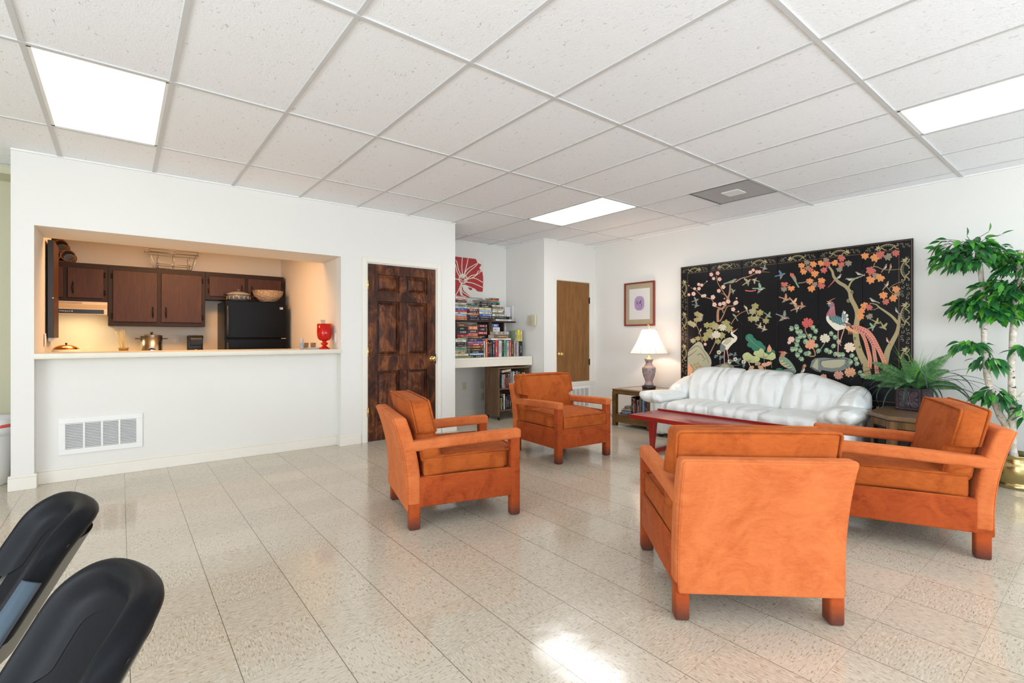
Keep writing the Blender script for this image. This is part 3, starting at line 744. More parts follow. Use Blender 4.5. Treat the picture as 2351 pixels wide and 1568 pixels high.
MB().tube([(.04, -.06, .12), (.07, -.085, .12), (.075, -.09, .07), (.055, -.07, .055)], .008, 8).build('carafe_handle', M_BLACK, cf)
# items on the pass-through sill
M_RGL = NT('red_glass'); M_RGL.col((0.75, 0.010, 0.004)); M_RGL.set(Roughness=.04, IOR=1.45); M_RGL.b.inputs['Transmission Weight'].default_value = .35; M_RGL = M_RGL.mat
y0 = 5.62; x0 = PY(745, 797, y0)[0]
s = 1.0
o = empty('red_goblet', (x0, y0, CZ), 0, 'tall red glass goblet holding wrapped plastic cutlery on the right end of the kitchen counter', 'goblet')
gb = MB().lathe([(.048 * s, 0), (.048 * s, .006), (.036 * s, .014), (.020 * s, .028), (.015 * s, .034), (.028 * s, .042), (.033 * s, .050), (.028 * s, .058), (.015 * s, .066), (.022 * s, .075), (.045 * s, .084), (.060 * s, .104), (.066 * s, .14), (.065 * s, .235), (.062 * s, .235), (.060 * s, .15), (.05 * s, .11), (.02 * s, .09), (1e-4, .088)], n=40).build('goblet_glass', M_RGL, o)
gb.scale = (1.2,) * 3
cu = empty('plastic_cutlery', (x0, y0, CZ + .1 * s), 0, 'clear wrapped plastic spoons standing in the red goblet', 'cutlery')
random.seed(2); M_CLP = plain('clear_wrap', (0.80, 0.80, 0.80), 0.2); M_CLP.node_tree.nodes['Principled BSDF'].inputs['Transmission Weight'].default_value = .5
for k in range(4):
    a = -1.2 + k * .8
    MB().tube([(-.025 + .01 * k, .012 * math.sin(a), .02), (-.033 + .014 * k, .015 * math.sin(a), .17), (-.045 + .018 * k, .02 * math.sin(a), .225)], [.004, .005, .011], 8, flat=.5).build('spoon', M_CLP, cu)
y0 = 5.58; x0 = PY(693, 798, y0)[0]
o = MB()
for k in range(7): o.lathe([(.020, .0 + k * .0115), (.0225, .012 + k * .0115), (.0215, .012 + k * .0115), (.019, .002 + k * .0115)], n=20)
o = o.lathe([(.0185, .09), (.0165, .118), (1e-4, .1185)], n=20).build('plastic_cup_stack', M_CLP); o.location = (x0, y0, CZ); tag(o, 'stack of clear plastic cups upside down beside the white tray on the counter', 'cups')
y0 = 5.70; x0 = PY(716, 796, y0)[0]
o = MB().lathe([(.075, 0), (.085, .004), (.11, .018), (.105, .018), (.08, .007), (1e-4, .006)], n=4, a0=math.pi / 4, smooth=False).build('white_tray', M_WHITE, bevel=.01); o.location = (x0 + .01, y0 + .03, CZ); tag(o, 'low white plastic tray on the kitchen counter left of the red goblet', 'tray')
M_GLASS = clear_pane('clear_glass', (.93, .91, .88), .22).mat
for k, (dx, lb) in enumerate(((-.035, 'left of two small clear tumblers behind the cup stack'), (.045, 'right of two small clear tumblers on the white tray'))):
    o = MB().lathe([(.026, 0), (.031, .062), (.029, .062), (.024, .005), (1e-4, .005)], n=24).build('glass_tumbler', M_GLASS); o.location = (x0 + dx - .02, y0 + .035, CZ + .0085); tag(o, lb, 'glass')
# trash can in the hallway
o = empty('trash_can', (-.885, 5.72, 0), 0, 'white trash can with a red-striped liner beside the left wall pier', 'trash can')
MB().lathe([(.17, 0), (.175, .01), (.21, .50), (.215, .51), (.20, .51), (.165, .02), (1e-4, .015)], n=32).build('can_body', M_WHITE, o)
MB().lathe([(.218, .40), (.220, .45), (.222, .53), (.212, .535), (.205, .50)], n=32, fn=lambda r_, z, a: r_ * (1 + .012 * math.sin(9 * a + z * 40))).build('bin_liner', plain('thin_white_plastic', (0.8, 0.8, 0.8), 0.35), o)
MB().lathe([(.2225, .465), (.2235, .478), (.2225, .49)], n=32, fn=lambda r_, z, a: r_ * (1 + .012 * math.sin(9 * a + z * 40))).build('red_drawstring', plain('red_plastic', (0.75, 0.10, 0.08), 0.4), o)
# ================================================================ ORANGE ARMCHAIRS
def velvet(name, dark, light, sheen, wr=2.0):
    t = NT(name)
    f1 = t.noise(t.obj((1, 1, 1)), 5, 5, 0.65, 1.6)
    f2 = t.noise(t.obj((3, 3, 10)), 9, 3, 0.6, 0.8)
    f = t.math('ADD', t.math('MULTIPLY', f1, .7), t.math('MULTIPLY', f2, .3))
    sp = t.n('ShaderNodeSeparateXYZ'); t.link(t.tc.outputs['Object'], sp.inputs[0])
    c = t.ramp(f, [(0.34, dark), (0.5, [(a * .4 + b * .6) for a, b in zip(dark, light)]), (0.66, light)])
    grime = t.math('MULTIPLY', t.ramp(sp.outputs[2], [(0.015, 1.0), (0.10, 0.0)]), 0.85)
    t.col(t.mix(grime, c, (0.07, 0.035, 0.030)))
    t.set(Roughness=0.85); t.b.inputs['Sheen Weight'].default_value = sheen; t.b.inputs['Sheen Roughness'].default_value = .45
    t.b.inputs['Specular IOR Level'].default_value = .12
    t.b.inputs['Sheen Tint'].default_value = (1.0, .42, .20, 1)
    t.bump(t.math('ADD', t.noise(t.obj(), 260, 2), t.math('MULTIPLY', f1, wr)), .30, .004)
    return t.mat
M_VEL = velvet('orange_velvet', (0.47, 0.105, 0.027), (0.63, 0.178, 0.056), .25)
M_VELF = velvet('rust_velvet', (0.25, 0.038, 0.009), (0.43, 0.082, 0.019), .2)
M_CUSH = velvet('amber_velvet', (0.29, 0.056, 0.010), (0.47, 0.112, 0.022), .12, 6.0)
M_DUST = plain('grey_dust_cover', (0.10, 0.11, 0.14), .9)
CW, CD = .69, .75
def make_armchair():
    o = empty('armchair')
    hw, hd = CW / 2, CD / 2
    wl = .068
    # front legs and posts: one piece with the armrest on each side
    for s in (-1, 1):
        yc = s * (hw - wl / 2)
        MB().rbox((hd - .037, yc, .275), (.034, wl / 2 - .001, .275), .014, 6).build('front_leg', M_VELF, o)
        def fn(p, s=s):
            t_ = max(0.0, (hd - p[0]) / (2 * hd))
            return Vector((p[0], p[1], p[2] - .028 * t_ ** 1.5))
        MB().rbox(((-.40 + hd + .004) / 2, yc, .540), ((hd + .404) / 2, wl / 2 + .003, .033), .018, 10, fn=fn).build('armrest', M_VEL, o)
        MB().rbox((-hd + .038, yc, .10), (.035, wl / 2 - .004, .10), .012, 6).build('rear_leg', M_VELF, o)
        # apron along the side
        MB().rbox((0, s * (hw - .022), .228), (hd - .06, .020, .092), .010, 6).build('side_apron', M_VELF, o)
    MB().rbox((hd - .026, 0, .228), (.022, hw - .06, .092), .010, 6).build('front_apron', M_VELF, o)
    # padded back frame, leaning backwards above the seat
    def bk(p):
        z = p[2]; k = max(0, z - .26)
        return Vector((p[0] - .18 * k * k / .43 - .03 * k, p[1], z))
    MB().rbox((-hd + .036, 0, .425), (.040, hw - .001, .272), .018, 14, fn=bk).build('back_frame', M_VEL, o)
    bkp = lambda p: bk(Vector(p))
    # outer back sheet, a separately sewn panel with its own edge
    mb = MB().rbox((-hd - .004, 0, .405), (.008, hw - .014, .285), .008, 14, fn=bk)
    for s in (-1, 1): mb.tube([bkp((-hd - .006, s * (hw - .014), .13 + .555 * k / 14)) for k in range(15)], .0035, 6)
    mb.build('back_panel', M_VEL, o)
    # webbing sagging below the seat
    MB().rbox((.0, 0, .150), (.25, .24, .012), .01, 8, fn=lambda p: Vector((p[0], p[1], p[2] - .035 * max(0, 1 - (p[0] / .28) ** 2 - (p[1] / .27) ** 2)))).build('dust_cover', M_DUST, o)
    # seat cushion
    def sc_(p):
        y = p[1]
        if p[0] > hd - .085: y = max(-(hw - wl - .004), min(hw - wl - .004, y))
        return Vector((p[0], y, p[2] + .012 * (1 - ((p[0] - .03) / .33) ** 2)))
    cx_, hx = .045, .325
    mb = MB().rbox((cx_, 0, .375), (hx, hw - .012, .060), .018, 18, fn=sc_, bulge=.010, bz=.030)
    st = mb.build('seat_cushion', M_CUSH, o)
    mb = MB()
    for zz in (.437, .314):
        pts = []
        r_ = .02; X0, X1, Y0 = cx_ - hx, cx_ + hx, hw - .012
        Yn = hw - wl - .004
        xn = hd - .085
        for q in [(X0 + r_, -Y0), (xn, -Y0), (xn + .003, -Yn), (X1 - r_, -Yn), (X1, -Yn + r_), (X1, 0), (X1, Yn - r_), (X1 - r_, Yn), (xn + .003, Yn), (xn, Y0), (X0 + r_, Y0), (X0, Y0 - r_), (X0, -Y0 + r_)]:
            pts.append((q[0], q[1], zz + .012 * (1 - ((q[0] - .03) / .33) ** 2)))
        mb.tube(pts, .0068, 6, closed=True)
    mb.build('piping', M_CUSH, st)
    # loose back cushion, notched round the armrests
    yn = hw - wl - .005
    def bc(p):
        x, y, z = p
        if .495 < z < .588: y = max(-yn, min(yn, y))
        if z < .43: y = max(-(hw - .03), min(hw - .03, y))
        k = (z - .41)
        x += -.16 * k - .14 * k * k
        return Vector((x, y, z))
    mb = MB()
    # dense so the notch is crisp
    mb.rbox((-.228, 0, .598), (.060, hw - .012, .192), .018, 26, fn=bc, bulge=.030, bz=.010)
    bcu = mb.build('back_cushion', M_CUSH, o)
    mb = MB()
    for xf in (-.169, -.287):
        pts = []
        Y0 = hw - .012; r_ = .018
        for q in [(-Y0, .60), (-Y0, .790 - r_), (-Y0 + r_ * .3, .790 - r_ * .3), (-Y0 + r_, .790), (-.15, .792), (0, .793), (.15, .792), (Y0 - r_, .790), (Y0 - r_ * .3, .790 - r_ * .3), (Y0, .790 - r_), (Y0, .60), (yn, .592), (yn, .50), (Y0 - .018, .488), (Y0 - .02, .43), (Y0 - .04, .412)]:
            pts.append(bc(Vector((xf, q[0], q[1]))))
        if xf > -.2: mb.tube(pts, .0068, 6)
        else: mb.tube(pts, .0068, 6)
        mb.tube([bc(Vector((xf, -q, w_))) for q, w_ in ((Y0, .60), (yn, .592), (yn, .50), (Y0 - .018, .488), (Y0 - .02, .43), (Y0 - .04, .412))], .0068, 6)
    mb.build('piping', M_CUSH, bcu)
    return o
AC = make_armchair()
CHG = 'orange velvet armchairs round the red table'
chairs = [
    ((1.824, 2.973), math.atan2(-.256, .967), 'orange velvet armchair facing right, in front of the paneled door, nearest the kitchen'),
    ((3.55, 3.66), math.atan2(-.997, -.075), 'orange velvet armchair farthest away, before the bookcase, its seat facing us'),
    ((2.312, 1.232), math.atan2(.743, .669), 'orange velvet armchair nearest us, seen squarely from behind'),
    ((3.757, .94), math.atan2(.905, -.425), 'orange velvet armchair at the right, seen from its side beside the ficus'),
]
for i, (p, a, lb) in enumerate(chairs):
    c = AC if i == 0 else copy_tree(AC)
    c.location = (*p, 0); c.rotation_euler = (0, 0, a); tag(c, lb, 'armchair', CHG)
# ================================================================ RED COFFEE TABLE
M_RED = plain('dark_red_lacquer', (0.30, 0.018, 0.013), 0.28, var=.10, scale=6)
ct = empty('coffee_table', (4.50, 2.565, 0), 0, 'long low dark red wooden table in front of the white sofa', 'coffee table')
L2, W2, ZT = .765, .26, .372
mb = MB().rbox((0, 0, ZT - .022), (W2, L2, .018), .003, 4)
mb.box(W2 - .022, W2, -L2, L2, ZT - .004, ZT + .012); e_ = .0015; mb.box(-W2 - e_, W2 + e_, -L2 - e_, -L2 + .012, ZT - .046, ZT - .0045); mb.box(-W2 - e_, W2 + e_, L2 - .012, L2 + e_, ZT - .046, ZT - .0045); mb.box(-W2 - e_, -W2 + .012, -L2 + .013, L2 - .013, ZT - .046, ZT - .0045); mb.box(W2 - .012, W2 + e_, -L2 + .013, L2 - .013, ZT - .046, ZT - .0045)
mb.build('tabletop', M_RED, ct, bevel=.002)
for sy in (-1, 1):
    mb = MB().box(-W2 + .03, W2 - .03, sy * .50 - .018, sy * .50 + .018, .0, .042); mb.build('floor_rail', M_RED, ct, bevel=.003)
    for sx in (-1, 1):
        xt, xb_ = sx * (W2 - .045), sx * (W2 - .035)
        a, b = .034, .018
        vs = [(xb_ - b, sy * .5 - b, .03), (xb_ + b, sy * .5 - b, .03), (xb_ + b, sy * .5 + b, .03), (xb_ - b, sy * .5 + b, .03), (xt - a, sy * .5 - a, ZT - .04), (xt + a, sy * .5 - a, ZT - .04), (xt + a, sy * .5 + a, ZT - .04), (xt - a, sy * .5 + a, ZT - .04)]
        MB().add(vs, [(0, 1, 2, 3), (4, 5, 6, 7), (0, 1, 5, 4), (1, 2, 6, 5), (2, 3, 7, 6), (3, 0, 4, 7)]).build('leg', M_RED, ct, bevel=.003)
# ================================================================ WHITE LEATHER SOFA
def leather():
    t = NT('white_leather')
    big = t.noise(t.obj((2.2, 1.2, .7)), 3.2, 3, .55, 1.0)
    t.col(t.mix(t.noise(t.obj(), 6, 4, .6), (0.72, 0.74, 0.72), (0.80, 0.815, 0.79)))
    t.set(Roughness=.38)
    r_ = t.n('ShaderNodeTexWave'); r_.wave_type = 'BANDS'; r_.bands_direction = 'Y'
    t.link(t.obj((1, 1, .45), rot=(.35, 0, 0)), r_.inputs['Vector']); r_.inputs['Scale'].default_value = 2.6; r_.inputs['Distortion'].default_value = 9; r_.inputs['Detail'].default_value = 2; r_.inputs['Detail Scale'].default_value = 1.1
    fine = t.n('ShaderNodeTexVoronoi', feature='DISTANCE_TO_EDGE'); t.link(t.obj((1, 2.4, .8)), fine.inputs['Vector']); fine.inputs['Scale'].default_value = 26
    h = t.math('ADD', t.math('MULTIPLY', r_.outputs['Fac'], .8), t.math('MULTIPLY', t.ramp(fine.outputs['Distance'], [(0, 0), (.12, 1)]), .022))
    h = t.math('ADD', h, t.math('MULTIPLY', big, 1.1))
    t.bump(h, .75, .02)
    return t.mat
M_LEA = leather()
sf = empty('sofa', (5.40, 2.60, 0), 0, 'white leather three-seat sofa with puffy arms below the black folding screen', 'sofa')
def ztop(y):
    t_ = (y - 2.75) / .92
    return .815 - .028 * max(0, -t_) - .16 * max(0, abs(t_) - .62) ** 1.3 * 2.0
sxf = 4.96
def R_(mb, name, par=None, **k): return rel(mb, sf).build(name, M_LEA, par or sf, **k)
R_(MB().rbox((5.42, 2.58, .195), (.40, 1.02, .145), .03, 8), 'sofa_base')
bounds = [3.385, 2.86, 2.325, 1.79]
for k in range(3):
    y1, y0 = bounds[k], bounds[k + 1]
    def fn(p):
        # waterfall front edge
        d = max(0, (sxf + .16) - p[0]); return Vector((p[0], p[1], p[2] - .9 * d * d))
    sc1 = R_(MB().rbox(((sxf + 5.56) / 2 - .0, (y0 + y1) / 2, .365), ((5.56 - sxf) / 2, (y1 - y0) / 2 + .002, .075), .045, 14, fn=fn, bulge=.006, bz=.022), 'seat_cushion')
for k, (a, b, a2, b2) in enumerate(((3.46, 2.82, 3.40, 2.90), (2.82, 2.30, 2.90, 2.33), (2.30, 1.66, 2.33, 1.76))):
    def fn(p, a=a, b=b, a2=a2, b2=b2):
        zz = (p[2] - .40) / .42            # 0 at the seat, 1 on top
        u_ = (p[1] - b) / (a - b)
        y = (1 - zz) * (b2 + u_ * (a2 - b2)) + zz * (b + u_ * (a - b)) + .03 * math.sin(zz * 3) * (0)
        x = p[0] + .22 * zz
        x -= .045 * math.sin(max(0, min(1, zz)) * math.pi)
        rip = .006 * math.sin(u_ * 22 + zz * 3) * max(0, 1 - zz)
        z = .40 + (p[2] - .40) * (ztop(y) - .40) / .42
        return Vector((x - rip, y, z))
    R_(MB().rbox((5.555, (a + b) / 2, .60), (.115, (a - b) / 2 + .004, .215), .075, 16, fn=fn, bulge=.012), 'back_cushion')
# shell behind the cushions
R_(MB().rbox((5.78, 2.58, .42), (.06, .98, .33), .05, 8, fn=lambda p: Vector((p[0], p[1], p[2] if p[2] < .5 else .5 + (p[2] - .5) * (ztop(p[1]) - .54) / .25))), 'back_shell')
for s, yo in ((1, 3.53), (-1, 1.70)):
    # side wing that runs down from the back
    def fn(p, s=s, yo=yo):
        t_ = (5.82 - p[0]) / .5
        return Vector((p[0], p[1] + s * .05 * t_, p[2] - .18 * max(0, t_) ** 1.4))
    R_(MB().rbox((5.60, yo - s * .015, .545), (.235, .115, .155), .09, 12, fn=fn, bulge=.02), 'side_wing')
    # puffy arm pad, flared at the front
    def fa(p, s=s, yo=yo):
        t_ = max(0, (5.30 - p[0]) / .35)
        return Vector((p[0], p[1] + s * .055 * t_ * max(-.3, (p[2] - .40) / .1), p[2] + .008 * t_))
    R_(MB().rbox((5.22, yo + s * .035, .462), (.285, .150, .058), .055, 14, fn=fa, bulge=.012, bz=.022), 'arm_pad')
    R_(MB().rbox((5.24, yo + s * .01, .24), (.235, .105, .205), .05, 10, bulge=.006), 'arm_panel')
for x in (5.08, 5.74):
    for y in (1.75, 3.52): rel(MB().lathe([(.022, 0), (.028, .01), (.028, .055)], c=(x, y, 0), n=16), sf).build('foot', M_BLACK, sf)
# ================================================================ END TABLE WITH LAMP
M_WAL = wood('worn_walnut', (0.050, 0.022, 0.006), (0.20, 0.105, 0.034), 1.0, 0.4, 'y', .05)
et = empty('end_table', (5.56, 4.02, 0), 0, 'square brown wooden end table with a lower shelf beside the sofa', 'end table')
tx0, tx1, ty0, ty1 = 5.225, 5.90, 3.775, 4.395
mb = MB().box(tx0, tx1, ty0, ty1, .472, .490); mb.box(tx0 + .005, tx1 - .005, ty0 + .005, ty1 - .005, .425, .472)
rel(mb, et).build('tabletop', M_WAL, et, bevel=.004)
rel(bx(tx0 + .07, tx1 - .07, ty0 + .07, ty1 - .07, .4895, .4925), et).build('inset_panel', wood('glossy_inset', (0.20, 0.10, 0.04), (0.34, 0.19, 0.09), .8, .12, 'y', .6), et)
for x in (tx0, tx1 - .06):
    for y in (ty0, ty1 - .06): rel(bx(x, x + .06, y, y + .06, 0, .46), et).build('leg', M_WAL, et, bevel=.005)
rel(bx(tx0 + .008, tx1 - .008, ty0 + .008, ty1 - .008, .045, .155), et).build('lower_shelf', M_WAL, et, bevel=.004)
LX, LY = 5.60, 4.07
lp = empty('table_lamp', (LX, LY, .4925), 0, 'lit table lamp with a white pleated shade and painted vase base on the end table', 'lamp')
MB().lathe([(.085, .0), (.09, .012), (.095, .035), (.075, .045), (1e-4, .046)], n=32).build('lamp_foot', M_BLACK, lp)
t = NT('painted_vase'); f = t.noise(t.obj((1, 1, 1)), 22, 4, .7, 1.2); vv = t.n('ShaderNodeTexVoronoi'); t.link(t.obj((1, 1, .6)), vv.inputs['Vector']); vv.inputs['Scale'].default_value = 22
t.col(t.mix(t.ramp(vv.outputs['Distance'], [(.15, 1.0), (.35, 0.0)]), t.ramp(f, [(.35, (.16, .17, .22)), (.5, (.33, .25, .25)), (.62, (.42, .24, .22))]), (.10, .17, .16))); t.set(Roughness=.18); M_VASE = t.mat
vz = lambda z: z
MB().lathe([(.060, .046), (.062, .055), (.058, .07), (.048, .09), (.055, .12), (.075, .17), (.088, .23), (.092, .27), (.090, .285), (.070, .300), (.048, .325), (.042, .345), (.048, .37), (.062, .392), (.062, .398), (1e-4, .40)], n=36).build('vase_body', M_VASE, lp)
MB().lathe([(.087, .286), (.066, .304), (.050, .322), (.0487, .320), (.066, .302), (.0865, .284)], n=36).build('shoulder_band', plain('peach_glaze', (.62, .38, .28), .25), lp)
MB().lathe([(.060, .400), (.03, .412), (.012, .420), (.010, .45), (1e-4, .451)], n=24).build('brass_cap', M_BRASS, lp)
MB().tube([(0, 0, .45), (0, 0, .50), (.0, .07, .54), (0, .075, .68), (0, .03, .78), (0, 0, .80)], .003, 6).tube([(0, 0, .50), (.0, -.07, .54), (0, -.075, .68), (0, -.03, .78), (0, 0, .80)], .003, 6).build('harp', M_BRASS, lp)
t = NT('white_pleated_shade'); t.col((.92, .86, .84)); t.set(Roughness=.8)
tr = t.n('ShaderNodeBsdfTranslucent'); tr.inputs[0].default_value = (.95, .86, .82, 1); mx = t.n('ShaderNodeMixShader'); mx.inputs[0].default_value = .45
t.link(t.b.outputs[0], mx.inputs[1]); t.link(tr.outputs[0], mx.inputs[2]); t.link(mx.outputs[0], t.t.nodes['Material Output'].inputs[0]); M_SHADE = t.mat
npan = 8
sh0, sh1 = .478, .800
mb = MB()
rows = []
for k in range(9):
    zz = sh0 + (sh1 - sh0) * k / 8; t_ = k / 8; r_ = .262 - .165 * t_ - .012 * math.sin(t_ * math.pi)
    row = []
    for i in range(npan * 6 + 1):
        a = 2 * math.pi * i / (npan * 6) + .2; ph = (i % 6) / 6; rr = r_ * (1 - .035 * math.sin(ph * math.pi))
        row.append((rr * math.cos(a), rr * math.sin(a), zz))
    rows.append(row)
sh = mb.grid(rows).build('lamp_shade', M_SHADE, lp, flip=False)
mb = MB()
for i in range(npan):
    a = 2 * math.pi * i / npan + .2
    pts = [((.262 - .165 * k / 8 - .012 * math.sin(k / 8 * math.pi) + .002) * math.cos(a), (.262 - .165 * k / 8 - .012 * math.sin(k / 8 * math.pi) + .002) * math.sin(a), sh0 + (sh1 - sh0) * k / 8) for k in range(9)]
    mb.tube(pts, .0025, 6)
for k, rr in ((0, .262), (8, .097)): mb.tube([(rr * math.cos(a * math.pi / 20), rr * math.sin(a * math.pi / 20), sh0 + (sh1 - sh0) * k / 8) for a in range(40)], .0035, 6, closed=True)
mb.build('shade_trim', plain('beige_trim', (.50, .45, .40), .7), sh)
MB().tube([(0, 0, .80), (0, 0, .82)], .004, 6).tube([(.0 + .022 * math.cos(a * .5), 0.022 * math.sin(a * .5) * .8, .845 + .022 * math.sin(a * .5)) for a in range(13)], .004, 6).build('finial', M_BRASS, lp)
MB().ball((0, 0, .62), .030, 12, sz=1.3).build('light_bulb', light_mat('bulb_glass', (1, .78, .55), 22.0), lp)
pl = bpy.data.lights.new('lamp_bulb', 'POINT'); pl.energy = 15; pl.color = (1, .72, .50); pl.shadow_soft_size = .04
po = bpy.data.objects.new('lamp_bulb_light', pl); col.objects.link(po); po.location = (LX, LY, .4925 + .66)
# cable behind the end table
o = MB().tube([(5.30, 4.50, .30), (5.315, 4.42, .36), (5.33, 4.40, .40), (5.32, 4.34, .415)], .003, 6).tube([(5.30, 4.50, .30), (5.29, 4.5, .18), (5.33, 4.47, .06), (5.5, 4.5, .004), (5.93, 4.55, .005)], .003, 6).build('lamp_cord', M_BLACK); tag(o, 'thin dark lamp cord hanging behind the left side of the end table', 'cord')
# framed print
py0, pz1 = PX(1436, 650, XR); py1, _ = PX(1505, 645, XR); pz0 = 1.355; pz1 = 1.995
o = empty('framed_print', (XR - .002, (py0 + py1) / 2, pz0), 0, 'red-framed print with a lilac oval bird-and-flower picture on the wall above the lamp', 'picture')
hy_, hz_ = (py0 - py1) / 2, pz1 - pz0
M_FRM = plain('dark_red_frame', (.20, .030, .022), .3)
mb = MB(); fw = .020
mb.box(-.034, 0, -hy_, hy_, 0, fw); mb.box(-.034, 0, -hy_, hy_, hz_ - fw, hz_); mb.box(-.034, 0, -hy_, -hy_ + fw, fw, hz_ - fw); mb.box(-.034, 0, hy_ - fw, hy_, fw, hz_ - fw)
mb.build('frame', M_FRM, o, bevel=.003)
bx(-.012, -.002, -hy_ + fw, hy_ - fw, fw, hz_ - fw).build('mat_board', plain('tan_mat', (.50, .42, .26), .8, var=.04), o)
bx(-.0145, -.012, -hy_ + .085, hy_ - .085, .095, hz_ - .095).build('print_paper', plain('white_paper', (.86, .84, .80), .8, var=.02), o)
mb = MB(); n = 40
oc = (0, hz_ / 2 + .01)
def oval(r1, r2, x, c=oc, n=40): return [(x, c[0] + r1 * abs(math.cos(a)) ** .75 * math.copysign(1, math.cos(a)), c[1] + r2 * abs(math.sin(a)) ** .75 * math.copysign(1, math.sin(a))) for a in [2 * math.pi * i / n for i in range(n)]]
mb.add(oval(.088, .105, -.0155), [tuple(range(40))], 0)
random.seed(8)
def leafp(mb, y, z, L, a, mi, x=-.016):
    ca, sa = math.cos(a), math.sin(a); pts = [(0, 0), (.35, .2), (.7, .17), (1, 0), (.7, -.17), (.35, -.2)]
    mb.add([(x, y + L * (p * ca - q * sa), z + L * (p * sa + q * ca)) for p, q in pts], [tuple(range(6))], mi)
for k in range(34):
    a = random.uniform(0, 6.28); q = random.uniform(0, 1) ** .5 * .055; a2 = random.uniform(0, 6.28); leafp(mb, .006 + q * math.cos(a2), oc[1] - .022 + q * math.sin(a2), random.uniform(.012, .028), a, random.choice((1, 1, 2)), -.0158 - k * 1e-5)
for k in range(5): leafp(mb, -.035 + .002 * k, oc[1] + .05 - .01 * k, .025, R(-60 + 8 * k), 1, -.0164)
mb.build('oval_picture', [plain('lilac_ink', (.50, .36, .58), .8), plain('dark_plum_ink', (.06, .03, .09), .8), plain('rose_ink', (.50, .17, .30), .8)], o, flip=False)
t = clear_pane('picture_glass', (1, 1, 1), .06)
bx(-.020, -.019, -hy_ + fw, hy_ - fw, fw, hz_ - fw).build('glass_pane', t.mat, o)
# ================================================================ HEXAGONAL CABINET
M_HEX = wood('mottled_brown_veneer', (0.075, 0.035, 0.014), (0.24, 0.13, 0.05), 1.0, 0.3, 'z', .25)
M_HEXT = wood('brown_top_veneer', (0.10, 0.055, 0.028), (0.25, 0.155, 0.085), 1.0, 0.3, 'y', .25)
hx = empty('hexagonal_cabinet', (5.50, 1.12, 0), 0, 'brown hexagonal cabinet with small glass panels holding the square planter', 'cabinet')
poly = [(5.07, 1.285), (5.285, 1.49), (5.84, 1.49), (5.84, .76), (5.285, .76), (5.07, .965)]
rel(MB().prism(poly, .485, .520), hx).build('cabinet_top', M_HEXT, hx, bevel=.005)
def shrink(p, d): cx_ = sum(q[0] for q in p) / 6; cy_ = sum(q[1] for q in p) / 6; return [(cx_ + (q[0] - cx_) * (1 - d), cy_ + (q[1] - cy_) * (1 - d)) for q in p]
pi_ = shrink(poly, .06)
rel(MB().prism(shrink(poly, .09), .03, .06).prism(shrink(poly, .10), .470, .486), hx).build('cabinet_base', M_HEX, hx)
rel(MB().prism(shrink(poly, .30), .06, .47), hx).build('inner_back', M_BLACK, hx)
M_CG = clear_pane('cabinet_glass', (.75, .85, .95), .5).mat
def side(pa, pb, name, win=True):
    a, b = Vector((*pa, 0)), Vector((*pb, 0)); d = (b - a); L = d.length; d.normalize(); nn = Vector((d.y, -d.x, 0))
    if nn.dot(a - Vector((5.5, 1.12, 0))) < 0: nn = -nn
    def P(u_, z, o_): q = a + d * u_ + nn * o_; return (q.x, q.y, z)
    def slab(mb, u0, u1, z0, z1, o0, o1): mb.add([P(u, z, o_) for u in (u0, u1) for o_ in (o0, o1) for z in (z0, z1)], [(0, 1, 3, 2), (4, 6, 7, 5), (0, 4, 5, 1), (2, 3, 7, 6), (0, 2, 6, 4), (1, 5, 7, 3)])
    mb = MB(); e = .055; slab(mb, 0, e, .03, .475, -.02, 0); slab(mb, L - e, L, .03, .475, -.02, 0); slab(mb, e, L - e, .415, .475, -.02, 0); slab(mb, e, L - e, .03, .10, -.02, 0)
    pn = rel(mb, hx).build(name, M_HEX, hx, bevel=.003)
    mb = MB(); f_ = .007
    slab(mb, e, e + f_, .10, .415, -.012, .005); slab(mb, L - e - f_, L - e, .10, .415, -.012, .005); slab(mb, e, L - e, .415 - f_, .415, -.012, .005); slab(mb, e, L - e, .10, .10 + f_, -.012, .005)
    rel(mb, hx).build('window_trim', M_DARKM, pn)
    mb = MB(); slab(mb, e, L - e, .10, .415, -.014, -.011); rel(mb, hx).build('glass_pane', M_CG, pn)
side(pi_[5], pi_[0], 'cabinet_door'); side(pi_[0], pi_[1], 'side_panel'); side(pi_[1], pi_[2], 'side_panel'); side(pi_[3], pi_[4], 'side_panel'); side(pi_[4], pi_[5], 'side_panel')
